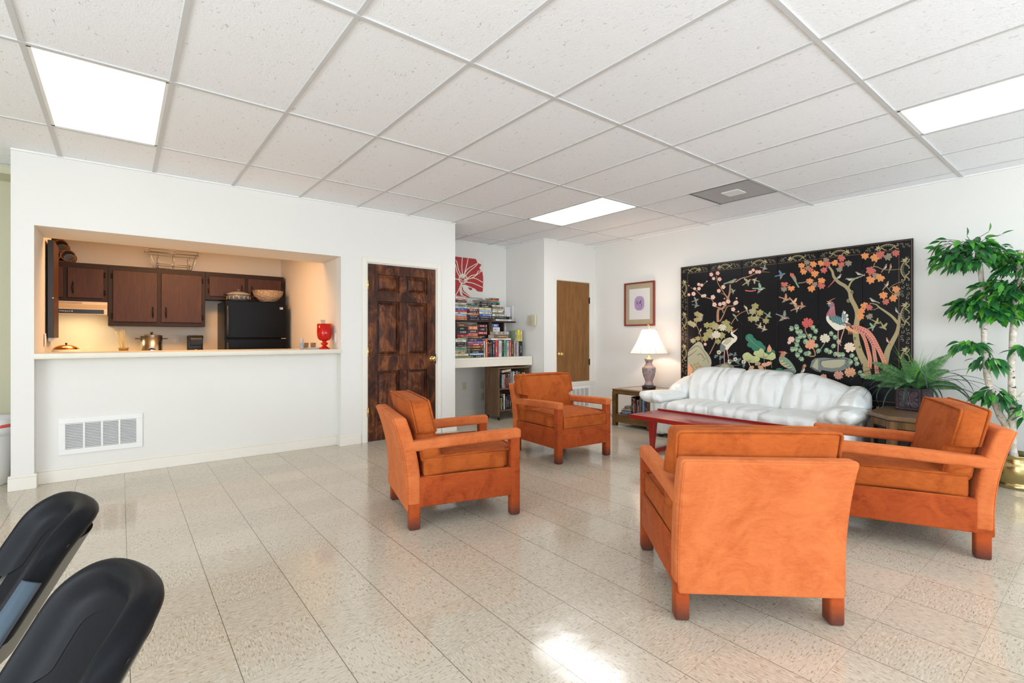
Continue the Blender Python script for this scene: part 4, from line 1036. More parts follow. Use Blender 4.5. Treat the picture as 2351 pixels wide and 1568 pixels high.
# ================================================================ BLACK FOLDING CHAIRS
M_CHB = plain('black_moulded_plastic', (0.008, 0.0085, 0.010), 0.40, bump=.12, scale=30)
M_CHB.node_tree.nodes['Principled BSDF'].inputs['Specular IOR Level'].default_value = .09
M_CHT = plain('blue_grey_steel_tube', (0.09, 0.13, 0.17), 0.35, .5)
M_CHR = plain('taupe_plastic_back', (0.13, 0.12, 0.10), 0.5)
FLEAN, FHW, FH = 0.52, .165, .245
def make_folding():
    o = empty('folding_chair')
    # local frame: +X forward, +Y left; the top of the backrest at x = 0
    ZT_ = .80
    def P(w_, s_, off=0.0):   # w across, s down the slope, off along the normal (forward-up)
        cu = .055 * (w_ / FHW) ** 2
        x = s_ * math.sin(FLEAN) + cu + off * math.cos(FLEAN); z = ZT_ - s_ * math.cos(FLEAN) + off * math.sin(FLEAN)
        return Vector((x, w_, z))
    # outline in (w,s)
    rc = .085; out = []
    for k in range(9): a = math.pi - k * math.pi / 16; out.append((-FHW + rc + rc * math.cos(a), rc - rc * math.sin(a)))
    for k in range(1, 12): out.append((-FHW + rc + (2 * FHW - 2 * rc) * k / 12, 0))
    for k in range(9): a = math.pi / 2 - k * math.pi / 16; out.append((FHW - rc + rc * math.cos(a), rc - rc * math.sin(a)))
    for k in range(1, 7): out.append((FHW, rc + (FH - rc) * k / 6))
    ends = [(-FHW, FH - (FH - rc) * k / 6) for k in range(0, 6)]
    path = ends + out
    # cross-section rings: rolled rim with a step, then the recessed panel towards the centre
    c0 = (0, FH * .55)
    def ring(t_, off): return [P(c0[0] + (p[0] - c0[0]) * t_, min(p[1], FH) if t_ == 1 else c0[1] + (p[1] - c0[1]) * (1 - (1 - t_) * 1.4), off) for p in path]
    mb = MB()
    rows = [ring(.75, -.018), ring(.90, -.026), ring(.975, -.020), ring(1.0, -.004), ring(.995, .012), ring(.955, .024), ring(.89, .026), ring(.82, .018), ring(.76, .007), ring(.70, .004), ring(.58, .003)]
    mb.grid(rows)
    b = mb.build('backrest', M_CHB, o, subd=1)
    mb = MB(); rows = []
    for i in range(15):
        s_ = .07 + .40 * i / 14; rows.append([P(-FHW * .74 + 2 * FHW * .74 * j / 20, s_, .0022) for j in range(21)])
    mb.grid(rows); mb.grid([[q - Vector((.004, 0, .002)) for q in row] for row in rows])
    mb.build('back_web', M_CHB, o)
    # rear shell
    mb = MB(); rows = []
    for i in range(13):
        s_ = .05 + .25 * i / 12
        rows.append([P(-FHW * .93 + 2 * FHW * .93 * j / 20, s_, -.018 - .014 * math.sin(math.pi * j / 20)) for j in range(21)])
    mb.grid(rows); r2 = [[q + Vector((.006, 0, .002)) for q in row] for row in rows]; mb.grid(r2)
    mb.build('back_shell', M_CHR, o)
    for sg in (-1, 1):
        a = P(sg * FHW * .99, .12, -.002); d = Vector((math.sin(FLEAN), 0, -math.cos(FLEAN)))
        L = (a.z - .0) / math.cos(FLEAN)
        # sleeve and front leg
        MB().tube([a + d * .0, a + d * (L - .012)], .0135, 14, flat=1.25).build('front_leg', M_CHT, o)
        top = a + d * .28
        MB().tube([Vector((top.x - .0, sg * (FHW - .02), top.z)), Vector((top.x - .10, sg * (FHW - .025), .25)), Vector((top.x - .26, sg * (FHW - .03), .012))], .0115, 12).build('rear_leg', M_CHT, o)
    MB().tube([(-.10 + .28 * math.sin(FLEAN) - .04, -.19, .12), (-.10 + .28 * math.sin(FLEAN) - .04, .19, .12)], .009, 10).build('cross_brace', M_CHT, o)
    MB().rbox((.46, 0, .44), (.20, .195, .016), .014, 10, bulge=.0).build('seat', M_CHB, o)
    return o
fc = make_folding()
FA = math.atan2(-.17, -.985)
Fv = Vector((math.cos(FA), math.sin(FA), 0)); Wv = Vector((-Fv.y, Fv.x, 0))
for i, ((u, v), lb) in enumerate((((224, 1162), 'black folding chair at the left edge, the farther one of the two'), ((380, 1352), 'black folding chair nearest the camera, cut by the bottom left corner'))):
    c = fc if i == 0 else copy_tree(fc)
    x, y = PZ(u, v, .80); q = Vector((x, y, 0))
    # near top corner of the panel lies on the camera side; shift to the chair's origin
    sgn = 1 if Wv.dot(Vector((0, 1, 0))) > 0 else -1
    q = q + Wv * sgn * FHW * .55
    c.location = q; c.rotation_euler = (0, 0, FA); tag(c, lb, 'folding chair', 'black folding chairs in the bottom left corner')
# ================================================================ INLAID ART
PAL = {'black': (.006, .006, .008), 'cream': (.70, .60, .40), 'ivory': (.76, .70, .56), 'olive': (.36, .32, .12), 'olived': (.17, .15, .06), 'orange': (.80, .30, .09),
       'peach': (.75, .38, .20), 'rose': (.58, .13, .10), 'pink': (.72, .34, .26), 'red': (.40, .022, .028), 'taupe': (.28, .24, .17), 'bark': (.38, .31, .15), 'bark2': (.42, .22, .12), 'green': (.03, .18, .11),
       'sage': (.20, .33, .22), 'lime': (.52, .56, .26), 'teal': (.05, .15, .16), 'blue': (.10, .20, .26), 'slate': (.17, .20, .18), 'stone': (.42, .40, .27), 'gold': (.42, .36, .20), 'dust': (.30, .30, .24), 'brown': (.20, .10, .05), 'mauve': (.40, .10, .14)}
PALM = {k: plain('inlay_' + k, c, .45, var=.08, scale=40) for k, c in PAL.items()}
PKEYS = list(PAL)
class Art:
    def __init__(s, to3, nbin=1, binf=None):
        s.to3 = to3; s.b = [MB() for _ in range(nbin)]; s.binf = binf or (lambda p: 0); s.k = 0; s.sc = 1; s.ox = 0; s.oy = 0
    def frame(s, ox, oy, sc): s.ox, s.oy, s.sc = ox, oy, sc; return s
    sm = False; cw = .22
    def poly(s, pts, c):
        s.k += 1
        if s.sm or (len(pts) >= 6 and len(pts) < 30 and len(pts) not in (8, 14) and max(p[0] for p in pts) - min(p[0] for p in pts) > 60):
            for _ in range(2):
                q = []
                for i in range(len(pts)):
                    a, b = pts[i], pts[(i + 1) % len(pts)]
                    w_ = s.cw; q += [(a[0] * (1 - w_) + b[0] * w_, a[1] * (1 - w_) + b[1] * w_), (a[0] * w_ + b[0] * (1 - w_), a[1] * w_ + b[1] * (1 - w_))]
                pts = q
        P = [s.to3(s.ox + x / s.sc, s.oy + y / s.sc, s.k) for x, y in pts]
        cx_ = sum(x for x, y in pts) / len(pts); cy_ = sum(y for x, y in pts) / len(pts)
        s.b[s.binf(s.ox + cx_ / s.sc)].add(P, [tuple(range(len(P)))], PKEYS.index(c))
    def stroke(s, pts, w0, w1, c, curve=True):
        if curve and len(pts) > 2:
            q = []
            for i in range(len(pts) - 1):
                p0 = pts[max(0, i - 1)]; p1 = pts[i]; p2 = pts[i + 1]; p3 = pts[min(len(pts) - 1, i + 2)]
                for j in range(4):
                    t_ = j / 4
                    q.append(tuple(.5 * (2 * p1[a] + (p2[a] - p0[a]) * t_ + (2 * p0[a] - 5 * p1[a] + 4 * p2[a] - p3[a]) * t_ ** 2 + (3 * p1[a] - p0[a] - 3 * p2[a] + p3[a]) * t_ ** 3) for a in (0, 1)))
            q.append(pts[-1]); pts = q
        n = len(pts); s.k += 1
        L = []; Rr = []
        for i in range(n):
            a = pts[max(0, i - 1)]; b = pts[min(n - 1, i + 1)]
            dx, dy = b[0] - a[0], b[1] - a[1]; l = math.hypot(dx, dy) or 1
            w_ = (w0 + (w1 - w0) * i / (n - 1)) / 2
            L.append((pts[i][0] - dy / l * w_, pts[i][1] + dx / l * w_)); Rr.append((pts[i][0] + dy / l * w_, pts[i][1] - dx / l * w_))
        for i in range(n - 1):
            quad = [L[i], L[i + 1], Rr[i + 1], Rr[i]]
            P = [s.to3(s.ox + x / s.sc, s.oy + y / s.sc, s.k) for x, y in quad]
            s.b[s.binf(s.ox + quad[0][0] / s.sc)].add(P, [(0, 1, 2, 3)], PKEYS.index(c))
    def ell(s, x, y, a, b, r, c, n=14):
        ca, sa = math.cos(r), math.sin(r)
        s.poly([(x + a * math.cos(t_) * ca - b * math.sin(t_) * sa, y + a * math.cos(t_) * sa + b * math.sin(t_) * ca) for t_ in [2 * math.pi * i / n for i in range(n)]], c)
    def leaf(s, x, y, L, a, wd, c, vein=None):
        ca, sa = math.cos(a), math.sin(a)
        f = lambda p, q: (x + L * (p * ca - q * sa), y + L * (p * sa + q * ca))
        s.poly([f(0, 0), f(.2, wd * .7), f(.5, wd), f(.8, wd * .55), f(1, 0), f(.8, -wd * .55), f(.5, -wd), f(.2, -wd * .7)], c)
        if vein: s.stroke([f(.05, 0), f(.9, 0)], L * .05, L * .03, vein, False)
    def maple(s, x, y, r_, a, c, vein='brown'):
        for k, (da, l) in enumerate(((-1.25, .85), (-.62, 1.0), (0, 1.1), (.62, 1.0), (1.25, .85))):
            s.leaf(x, y, r_ * l, a + da * 1.15, .30, c, vein)
    def blossom(s, x, y, r_, c='pink', c2='ivory'):
        for k in range(5): s.ell(x + r_ * .55 * math.cos(k * 1.257), y + r_ * .55 * math.sin(k * 1.257), r_ * .48, r_ * .48, 0, c, 8)
        for k in range(5): s.ell(x + r_ * .5 * math.cos(k * 1.257 + .3), y + r_ * .5 * math.sin(k * 1.257 + .3), r_ * .30, r_ * .30, 0, c2, 7)
        s.ell(x, y, r_ * .24, r_ * .24, 0, 'rose' if c != 'ivory' else 'olived', 7)
    def peony(s, x, y, r_, c, c2):
        random.seed(int(x * 7 + y))
        for R_, n, l in ((r_ * .62, 11, .48), (r_ * .38, 8, .42), (r_ * .15, 5, .36)):
            for k in range(n):
                a = 2 * math.pi * k / n + random.uniform(-.2, .2)
                s.ell(x + R_ * math.cos(a), y + R_ * math.sin(a) * .85, r_ * l * .72, r_ * l * .46, a, c2, 8)
                s.ell(x + R_ * math.cos(a), y + R_ * math.sin(a) * .85, r_ * l * .6, r_ * l * .36, a, c, 8)
    def bird(s, x, y, L, a, c='dust', belly='ivory', fly=False, tail=None, flip=1):
        ca, sa = math.cos(a), math.sin(a); f = lambda p, q: (x + L * (p * ca - q * sa * flip), y + L * (p * sa + q * ca * flip))
        s.poly([f(-.5, .02), f(-.2, .17), f(.15, .18), f(.38, .02), f(.42, -.08), f(.3, -.18), f(.05, -.12), f(-.3, -.08)], c)
        s.poly([f(-.25, .1), f(0, .19), f(.2, .15), f(.34, .0), f(.1, .02)], belly)
        s.poly([f(-.3, -.06), f(-.3, .08), f(-.95, .12), f(-.9, -.02)], tail or c)
        s.ell(*f(.36, -.1), L * .12, L * .11, 0, c, 8); s.poly([f(.45, -.14), f(.62, -.08), f(.46, -.05)], 'peach')
        s.ell(*f(.39, -.12), L * .028, L * .028, 0, 'black', 5)
        if fly:
            s.poly([f(.12, -.08), f(.1, -.35), f(-.15, -.72), f(-.3, -.6), f(-.22, -.2), f(-.15, -.05)], c)
            s.poly([f(.1, .1), f(.05, .35), f(-.3, .62), f(-.25, .3), f(-.15, .1)], 'taupe')
            s.stroke([f(.02, -.15), f(-.15, -.5)], L * .05, L * .03, belly, False)
        else:
            s.poly([f(.1, -.08), f(-.1, .1), f(-.5, .1), f(-.25, -.07)], 'taupe'); s.stroke([f(.0, -.03), f(-.4, .07)], L * .03, L * .02, belly, False)
    def curl(s, x, y, r_, a, h=1, c='gold', w_=4):
        s.stroke([(x + (r_ * (1 - k / 11)) * math.cos(a + h * k * .62), y + (r_ * (1 - k / 11)) * math.sin(a + h * k * .62)) for k in range(10)], w_, w_ * .7, c, False)
    def dragon(s, x, y, L, a, c='gold', flip=1):
        ca, sa = math.cos(a), math.sin(a); f = lambda p, q: (x + L * (p * ca - q * sa * flip), y + L * (p * sa + q * ca * flip))
        arc = [f(p, -.16 + .9 * p * p) for p in [-.42 + .84 * k / 8 for k in range(9)]]
        s.stroke(arc, L * .10, L * .07, 'olive'); s.stroke([f(p, -.13 + .9 * p * p) for p in [-.40 + .8 * k / 8 for k in range(9)]], L * .075, L * .045, 'black')
        for k in range(9): p = -.36 + .72 * k / 8; s.stroke([f(p, -.2 + .9 * p * p), f(p + .01, -.06 + .9 * p * p)], L * .022, L * .022, c, False)
        s.ell(*f(.46, .0), L * .10, L * .07, a, c, 9); s.poly([f(.40, -.05), f(.42, -.22), f(.48, -.07), f(.56, -.16), f(.54, .0)], c); s.poly([f(.5, .0), f(.66, .03), f(.55, .09), f(.68, .14), f(.48, .10)], c)
        for p0 in (-.36, .27):
            for d in (-.12, .12): s.stroke([f(p0, .0), f(p0 + d * 1.1, .14), f(p0 + d * 1.7, .17)], L * .06, L * .03, 'olive'); s.poly([f(p0 + d * 1.6, .14), f(p0 + d * 2.1, .13), f(p0 + d * 1.9, .21)], c)
        s.stroke([f(-.42, .0), f(-.58, -.04), f(-.52, -.16), f(-.66, -.12)], L * .05, L * .01, c)
# ================================================================ FOLDING SCREEN
XS = XR - .045
seam_u = [1562.5, 1628, 1703, 1785, 1878, 1980, 2097]
seam_y = [PX(u, 620, XS)[0] for u in seam_u]
SZ0, SZ1 = .40, 2.130
fs_ = empty('folding_screen', (XS, (seam_y[0] + seam_y[-1]) / 2, SZ0), 0, 'black lacquer six-panel screen inlaid with birds and leaves on the wall above the sofa', 'folding screen')
def binf(u):
    for i in range(6):
        if u < seam_u[i + 1]: return i
    return 5
YMIN, YMAX = seam_y[-1] + .004, seam_y[0] - .004
def to3(u, v, k):
    y, z = PX(u, v, XS)
    y = max(YMIN, min(YMAX, y)); z = max(SZ0 + .002, min(SZ1 - .002, z))
    return (XS - .0006 - k * 1.5e-6 - fs_.location.x, y - fs_.location.y, z - fs_.location.z)
A = Art(to3, 6, binf)
def yz(y, z):  # art given directly on the panel
    return y, z
# --- maple tree, right half (crop frame 1: origin 1830,540 scale 4.75)
A.frame(1830, 540, 4.75)
A.stroke([(345, 340), (385, 395), (400, 450), (450, 510), (530, 560), (575, 620), (590, 690), (640, 790), (660, 870), (650, 960), (640, 1060), (655, 1180), (690, 1290), (740, 1400), (780, 1560)], 22, 80, 'bark')
A.stroke([(350, 350), (395, 400), (412, 455), (460, 520), (545, 575), (560, 640)], 5, 8, 'taupe')
A.stroke([(560, 575), (590, 510), (640, 470), (700, 450), (740, 425)], 20, 8, 'bark')
A.stroke([(1100, 960), (1040, 890), (960, 830), (900, 790), (860, 755), (790, 740)], 34, 6, 'bark'); A.stroke([(885, 790), (850, 808), (810, 812)], 8, 3, 'bark')
A.stroke([(1120, 850), (1110, 960), (1090, 1060), (1040, 1160), (990, 1260), (960, 1400)], 26, 70, 'bark')
A.stroke([(1010, 600), (985, 570), (950, 530)], 8, 5, 'bark'); A.stroke([(1100, 660), (1040, 630), (1005, 590), (1040, 550), (1100, 520), (1125, 505)], 8, 3, 'bark')
A.stroke([(850, 300), (830, 345), (810, 370)], 8, 5, 'bark'); A.stroke([(830, 345), (870, 345), (930, 370), (1010, 378), (1125, 370)], 9, 4, 'bark')
for x, y in ((595, 622), (560, 715), (630, 1125), (685, 1220)): A.ell(x, y, 19, 21, 0, 'bark'); A.ell(x, y, 12, 14, 0, 'black'); A.ell(x, y, 6, 7, 0, 'bark')
random.seed(5)
for k in range(46):
    t_ = k / 46; px = 345 + (780 - 345) * t_; 
for x, y, r_, c in ((50, 335, 48, 'orange'), (180, 320, 52, 'orange'), (110, 300, 44, 'taupe'), (110, 360, 40, 'taupe'), (75, 400, 50, 'orange'), (150, 380, 44, 'rose'), (195, 425, 58, 'orange'), (140, 505, 52, 'orange'), (190, 540, 40, 'taupe'), (155, 585, 56, 'orange'),
                    (265, 310, 50, 'orange'), (320, 275, 44, 'taupe'), (330, 315, 52, 'rose'), (405, 305, 50, 'orange'), (290, 385, 50, 'rose'), (490, 255, 56, 'rose'), (480, 325, 50, 'rose'), (560, 310, 50, 'taupe'), (460, 375, 46, 'taupe'), (270, 500, 54, 'orange'), (270, 555, 54, 'rose'),
                    (740, 230, 56, 'orange'), (845, 250, 68, 'orange'), (905, 215, 64, 'rose'), (985, 240, 60, 'taupe'), (1075, 200, 56, 'rose'), (810, 395, 72, 'rose'), (855, 445, 50, 'taupe'), (805, 490, 64, 'orange'), (915, 470, 64, 'orange'), (1085, 595, 60, 'orange'), (1090, 645, 44, 'taupe'),
                    (940, 660, 62, 'orange'), (1045, 690, 60, 'orange'), (965, 730, 50, 'rose'), (730, 770, 54, 'orange'), (790, 790, 52, 'rose'), (700, 830, 54, 'orange'), (690, 890, 58, 'orange'), (785, 890, 50, 'taupe')):
    for s_ in (1,):
        A.maple(x, y - r_ * .35, r_, R(90 + random.uniform(-25, 25)), c)
        A.leaf(x, y - r_ * .3, r_ * .5, R(-90 + random.uniform(-20, 20)), .35, c)
A.bird(455, 455, 80, R(-35), 'dust', 'ivory'); A.stroke([(410, 490), (375, 530), (335, 572)], 14, 3, 'rose', False); A.bird(580, 478, 90, R(170), 'sage', 'ivory', flip=-1); A.bird(675, 420, 75, R(195), 'dust', 'ivory', flip=-1)
A.bird(960, 350, 75, R(-50), 'bark2', 'ivory'); A.bird(1018, 350, 72, R(-70), 'bark2', 'pink'); A.bird(978, 540, 80, R(-50), 'bark2', 'ivory'); A.bird(830, 710, 85, R(200), 'dust', 'ivory', flip=-1); A.bird(1090, 825, 75, R(235), 'blue', 'ivory', flip=-1)
A.bird(870, 950, 70, R(30), 'olive', 'gold', True); A.bird(825, 1000, 75, R(-20), 'sage', 'lime', True); A.bird(945, 1000, 80, R(60), 'olive', 'gold', True); A.bird(990, 1150, 70, R(235), 'rose', 'ivory', flip=-1)
A.bird(55, 775, 70, R(10), 'bark2', 'peach', True)
# rock under the pheasant
A.poly([(140, 1440), (160, 1370), (200, 1340), (300, 1335), (420, 1345), (520, 1330), (590, 1350), (600, 1400), (560, 1450), (480, 1480), (380, 1490), (270, 1470), (250, 1500), (190, 1470)], 'slate')
A.poly([(205, 1360), (230, 1350), (230, 1465), (200, 1470), (165, 1430)], 'stone'); A.poly([(275, 1370), (400, 1360), (520, 1355), (530, 1400), (470, 1440), (380, 1450), (290, 1440), (260, 1400)], 'stone')
A.stroke([(150, 1440), (200, 1460), (260, 1500), (380, 1495), (480, 1490), (560, 1455), (590, 1420)], 7, 5, 'black'); A.stroke([(260, 1410), (270, 1370), (400, 1352), (520, 1350), (560, 1370), (545, 1410)], 5, 4, 'black'); A.stroke([(560, 1450), (520, 1400), (560, 1360)], 5, 3, 'black')
# peonies right
for x, y, a in ((20, 1000, 3.2), (60, 1040, 2.6), (150, 1000, .3), (180, 1040, 0.2), (100, 1090, 2.8), (170, 1110, .6), (30, 1130, 3.0), (20, 1180, 2.6), (205, 1180, 1.5), (220, 1240, 1.0), (60, 1250, 2.8), (110, 1270, 2.0), (30, 1300, 3.0), (390, 1110, .1), (350, 1080, -.3), (380, 1190, .8), (300, 1240, .6), (350, 1250, 1.2), (400, 1280, .7), (520, 1290, 2.6), (490, 1300, 3), (590, 1290, 1.2), (620, 1340, .5), (640, 1380, 1.0), (600, 1360, 2.2), (665, 1490, .4), (690, 1530, 0), (430, 1160, .1)):
    for d in (-.5, .0, .5): A.leaf(x, y, 52, a + d, .3, 'sage' if d else 'lime', 'teal')
A.stroke([(95, 990), (90, 1040), (120, 1100), (150, 1170), (200, 1300), (150, 1320), (110, 1300)], 9, 14, 'bark2'); A.stroke([(300, 1180), (260, 1240), (225, 1290)], 8, 10, 'sage')
A.peony(115, 955, 68, 'rose', 'red'); A.peony(145, 1190, 68, 'peach', 'rose'); A.peony(305, 1125, 62, 'ivory', 'gold'); A.peony(575, 1225, 68, 'ivory', 'peach'); A.peony(580, 1495, 68, 'peach', 'bark2'); A.peony(455, 1525, 60, 'pink', 'brown'); A.peony(290, 1545, 40, 'peach', 'rose')
# pheasant
A.poly([(330, 860), (385, 855), (470, 900), (560, 950), (600, 985), (560, 1005), (480, 1030), (430, 1045), (370, 990), (325, 940), (315, 900)], 'ivory')
A.poly([(345, 880), (400, 862), (470, 890), (520, 920), (560, 960), (470, 980), (400, 950), (355, 920)], 'teal')
for i in range(6):
    for j in range(4): A.ell(375 + i * 30 + j * 6, 885 + j * 20 + i * 9, 13, 8, .4, 'blue', 7); A.ell(375 + i * 30 + j * 6, 883 + j * 20 + i * 9, 9, 5, .4, 'sage', 7)
for k in range(6): A.leaf(490, 945 - k * 4, 75 + 8 * k, -.2 - k * .24, .12, 'blue', 'ivory'); 
for x, y in ((520, 845), (545, 875), (550, 915), (540, 945)): A.ell(x, y, 14, 16, 0, 'ivory')
A.poly([(510, 950), (560, 960), (605, 985), (600, 1000), (540, 990)], 'brown')
A.poly([(345, 735), (380, 720), (408, 745), (412, 800), (415, 845), (425, 880), (380, 885), (330, 880), (315, 870), (345, 820), (362, 780), (350, 760)], 'mauve')
for k in range(8): A.stroke([(365 + k * 6, 780), (350 + k * 9, 830), (322 + k * 13, 880)], 4, 2, 'pink' if k % 2 else 'teal')
A.ell(365, 745, 26, 24, 0, 'slate'); A.poly([(355, 728), (322, 715), (345, 740), (320, 745), (350, 758)], 'peach'); A.stroke([(350, 722), (385, 700), (420, 685)], 14, 2, 'rose', False); A.ell(362, 745, 6, 6, 0, 'ivory'); A.ell(350, 770, 11, 10, 0, 'blue')
A.stroke([(450, 1035), (447, 1100), (450, 1180), (445, 1330)], 11, 9, 'pink', False); A.stroke([(515, 1020), (485, 1110), (468, 1185), (480, 1205)], 10, 8, 'pink', False); A.stroke([(440, 1165), (490, 1165)], 4, 3, 'pink', False)
for k in range(9): A.stroke([(520 + k * 6, 1005), (560 + k * 12, 1040 + 3 * k), (560 + k * 16, 1085 - 2 * k)], 12, 2, 'orange' if k % 2 else 'peach')
def plume(pts, w0, w1, c, c2):
    A.stroke(pts, w0, w1, c)
    n = len(pts)
    for i in range(n - 1):
        for j in range(5):
            t_ = j / 5; x = pts[i][0] + (pts[i + 1][0] - pts[i][0]) * t_; y = pts[i][1] + (pts[i + 1][1] - pts[i][1]) * t_
            d = math.atan2(pts[i + 1][1] - pts[i][1], pts[i + 1][0] - pts[i][0]); w_ = (w0 + (w1 - w0) * (i + t_) / n) * .95
            for sg in (-1, 1): A.leaf(x, y, w_ * .85, d + sg * .75, .18, c2)
    A.stroke(pts, 4, 3, 'mauve')
plume([(600, 990), (700, 1060), (745, 1150), (775, 1260), (795, 1350), (790, 1450)], 30, 50, 'rose', 'peach')
plume([(620, 990), (760, 1080), (830, 1200), (845, 1300), (860, 1400), (875, 1510)], 32, 48, 'mauve', 'peach')
plume([(640, 990), (760, 1040), (830, 1120), (890, 1240), (940, 1350), (970, 1440), (950, 1540)], 34, 60, 'rose', 'peach')
# --- left half (frame: origin 1560,560 scale 5.057)
A.frame(1560, 560, 5.057)
B2 = 'bark2'
A.stroke([(590, 470), (585, 560), (560, 640), (520, 720)], 16, 24, B2); A.stroke([(545, 700), (500, 750), (455, 760), (445, 840), (450, 905)], 24, 30, B2)
A.stroke([(650, 445), (720, 400), (800, 380), (880, 345), (960, 325), (1050, 330)], 14, 3, B2); A.stroke([(580, 640), (540, 600), (500, 540), (450, 460), (430, 370)], 14, 6, B2)
A.stroke([(560, 640), (530, 595), (480, 570)], 9, 4, B2); A.stroke([(470, 900), (510, 830), (555, 730), (620, 720), (660, 700)], 14, 5, B2); A.stroke([(510, 800), (490, 750), (420, 725), (380, 650), (340, 630), (270, 610), (200, 545), (130, 505)], 12, 5, B2)
A.stroke([(200, 545), (250, 500), (320, 435)], 7, 3, B2); A.stroke([(600, 935), (640, 870), (700, 810), (790, 770)], 10, 5, B2); A.stroke([(620, 760), (650, 790), (700, 790)], 5, 3, B2)
A.stroke([(350, 1280), (380, 1220), (420, 1130), (430, 1040)], 12, 9, B2); A.stroke([(265, 1140), (245, 1060), (220, 990), (190, 930)], 10, 6, B2)
for x, y, r_, c in ((370, 355, 26, 'rose'), (445, 340, 26, 'rose'), (398, 402, 20, 'pink'), (467, 410, 26, 'rose'), (225, 470, 20, 'pink'), (260, 478, 20, 'pink'), (228, 520, 22, 'pink'), (178, 520, 18, 'pink'), (110, 590, 20, 'rose'), (165, 580, 26, 'pink'), (270, 605, 20, 'pink'), (295, 600, 20, 'pink'), (510, 500, 26, 'pink'), (458, 545, 24, 'pink'), (390, 618, 28, 'pink'), (408, 705, 28, 'pink'), (472, 700, 24, 'pink'), (515, 690, 24, 'pink'), (568, 670, 26, 'pink'), (660, 680, 26, 'pink'), (645, 690, 22, 'pink'), (625, 760, 26, 'pink'), (825, 330, 24, 'rose'), (858, 305, 22, 'rose'), (900, 325, 24, 'rose'), (930, 325, 24, 'rose'), (320, 435, 9, 'rose'), (110, 485, 8, 'rose'), (525, 635, 10, 'rose'), (665, 630, 12, 'rose'), (685, 785, 11, 'rose'), (300, 1165, 20, 'rose')): A.blossom(x, y, r_, c)
for x, y, r_, c in ((205, 810, 46, 'olive'), (245, 830, 44, 'gold'), (200, 880, 44, 'olive'), (240, 870, 40, 'gold'), (125, 915, 44, 'gold'), (165, 935, 46, 'gold'), (160, 1120, 44, 'gold'), (215, 1095, 42, 'olive'), (320, 940, 50, 'olive'), (395, 940, 66, 'olive'), (430, 960, 60, 'gold'), (540, 920, 66, 'olive'), (575, 980, 64, 'olive'), (320, 1050, 54, 'olive'), (300, 1095, 50, 'olive'), (380, 1060, 60, 'gold'), (490, 1060, 60, 'olive'), (450, 1130, 46, 'olive'), (350, 1010, 50, 'olive'), (880, 720, 56, 'olive'), (850, 780, 58, 'gold'), (935, 795, 56, 'olive'), (835, 865, 54, 'olive'), (890, 865, 54, 'gold'), (1005, 890, 50, 'olive')):
    A.maple(x, y - r_ * .2, r_, R(90), c, 'olived'); A.leaf(x, y, r_ * .7, R(-80), .4, c)
A.stroke([(870, 800), (930, 850), (1000, 880)], 6, 3, 'olive')
A.peony(500, 970, 50, 'ivory', 'gold'); A.peony(430, 1055, 56, 'ivory', 'gold')
# rocks
A.poly([(95, 1480), (95, 1250), (140, 1200), (190, 1150), (230, 1130), (270, 1160), (290, 1230), (330, 1270), (370, 1340), (375, 1400), (345, 1460), (250, 1500), (130, 1530)], 'stone')
A.poly([(340, 1470), (380, 1430), (470, 1400), (540, 1375), (620, 1410), (660, 1460), (560, 1490), (420, 1490)], 'taupe'); A.poly([(430, 1460), (500, 1400), (560, 1400), (600, 1450), (500, 1480)], 'stone')
A.poly([(95, 1390), (130, 1400), (160, 1440), (155, 1500), (95, 1530)], 'peach')
for p in ([(95, 1255), (150, 1215), (200, 1185), (240, 1200), (300, 1280), (340, 1380)], [(100, 1310), (170, 1260), (205, 1230)], [(210, 1290), (250, 1275), (280, 1320), (300, 1335), (270, 1360)], [(130, 1400), (160, 1450), (150, 1500)], [(370, 1440), (460, 1420), (520, 1385), (570, 1400), (620, 1440)], [(480, 1460), (520, 1430), (570, 1450)]): A.stroke(p, 6, 3, 'black')
for x, y in ((175, 1400), (215, 1390), (200, 1430), (240, 1420), (270, 1440)): A.blossom(x, y, 20, 'gold', 'olive')
# crane
A.stroke([(525, 1230), (522, 1300), (524, 1390)], 12, 8, 'pink', False); A.stroke([(550, 1220), (565, 1290), (578, 1390)], 12, 8, 'pink', False)
A.poly([(485, 1150), (520, 1110), (580, 1085), (625, 1090), (645, 1120), (630, 1150), (590, 1190), (560, 1235), (530, 1225), (500, 1200)], 'ivory')
A.stroke([(600, 1140), (640, 1120), (655, 1085), (625, 1060), (608, 1035), (622, 1012)], 44, 20, 'ivory')
A.poly([(485, 1150), (470, 1200), (475, 1250), (500, 1255), (530, 1240), (540, 1190), (510, 1170)], 'slate'); A.poly([(500, 1160), (540, 1105), (610, 1090), (600, 1130), (550, 1170)], 'gold')
for i in range(6):
    for j in range(3): A.ell(520 + i * 16, 1150 - i * 8 + j * 14 - 14, 6, 4, 0, 'ivory', 6)
A.ell(622, 1014, 20, 16, 0, 'ivory'); A.poly([(605, 1012), (625, 995), (640, 1010), (620, 1022)], 'red'); A.poly([(636, 1008), (684, 980), (640, 1022)], 'peach')
for x, y in ((460, 1258), (585, 1365), (650, 1340), (748, 1370)): A.blossom(x, y, 28, 'gold', 'ivory'); A.ell(x, y, 9, 9, 0, 'brown')
for x, y in ((430, 1310), (470, 1320), (500, 1320), (600, 1290), (640, 1280), (670, 1380), (700, 1350), (740, 1410), (610, 1350)):
    for k in range(3): A.leaf(x, y, 30, k * 1.3 + x, .4, 'blue' if k % 2 else 'slate', 'teal')
A.stroke([(475, 1390), (472, 1300)], 5, 4, 'sage', False); A.stroke([(620, 1410), (680, 1410), (720, 1395)], 5, 3, 'sage')
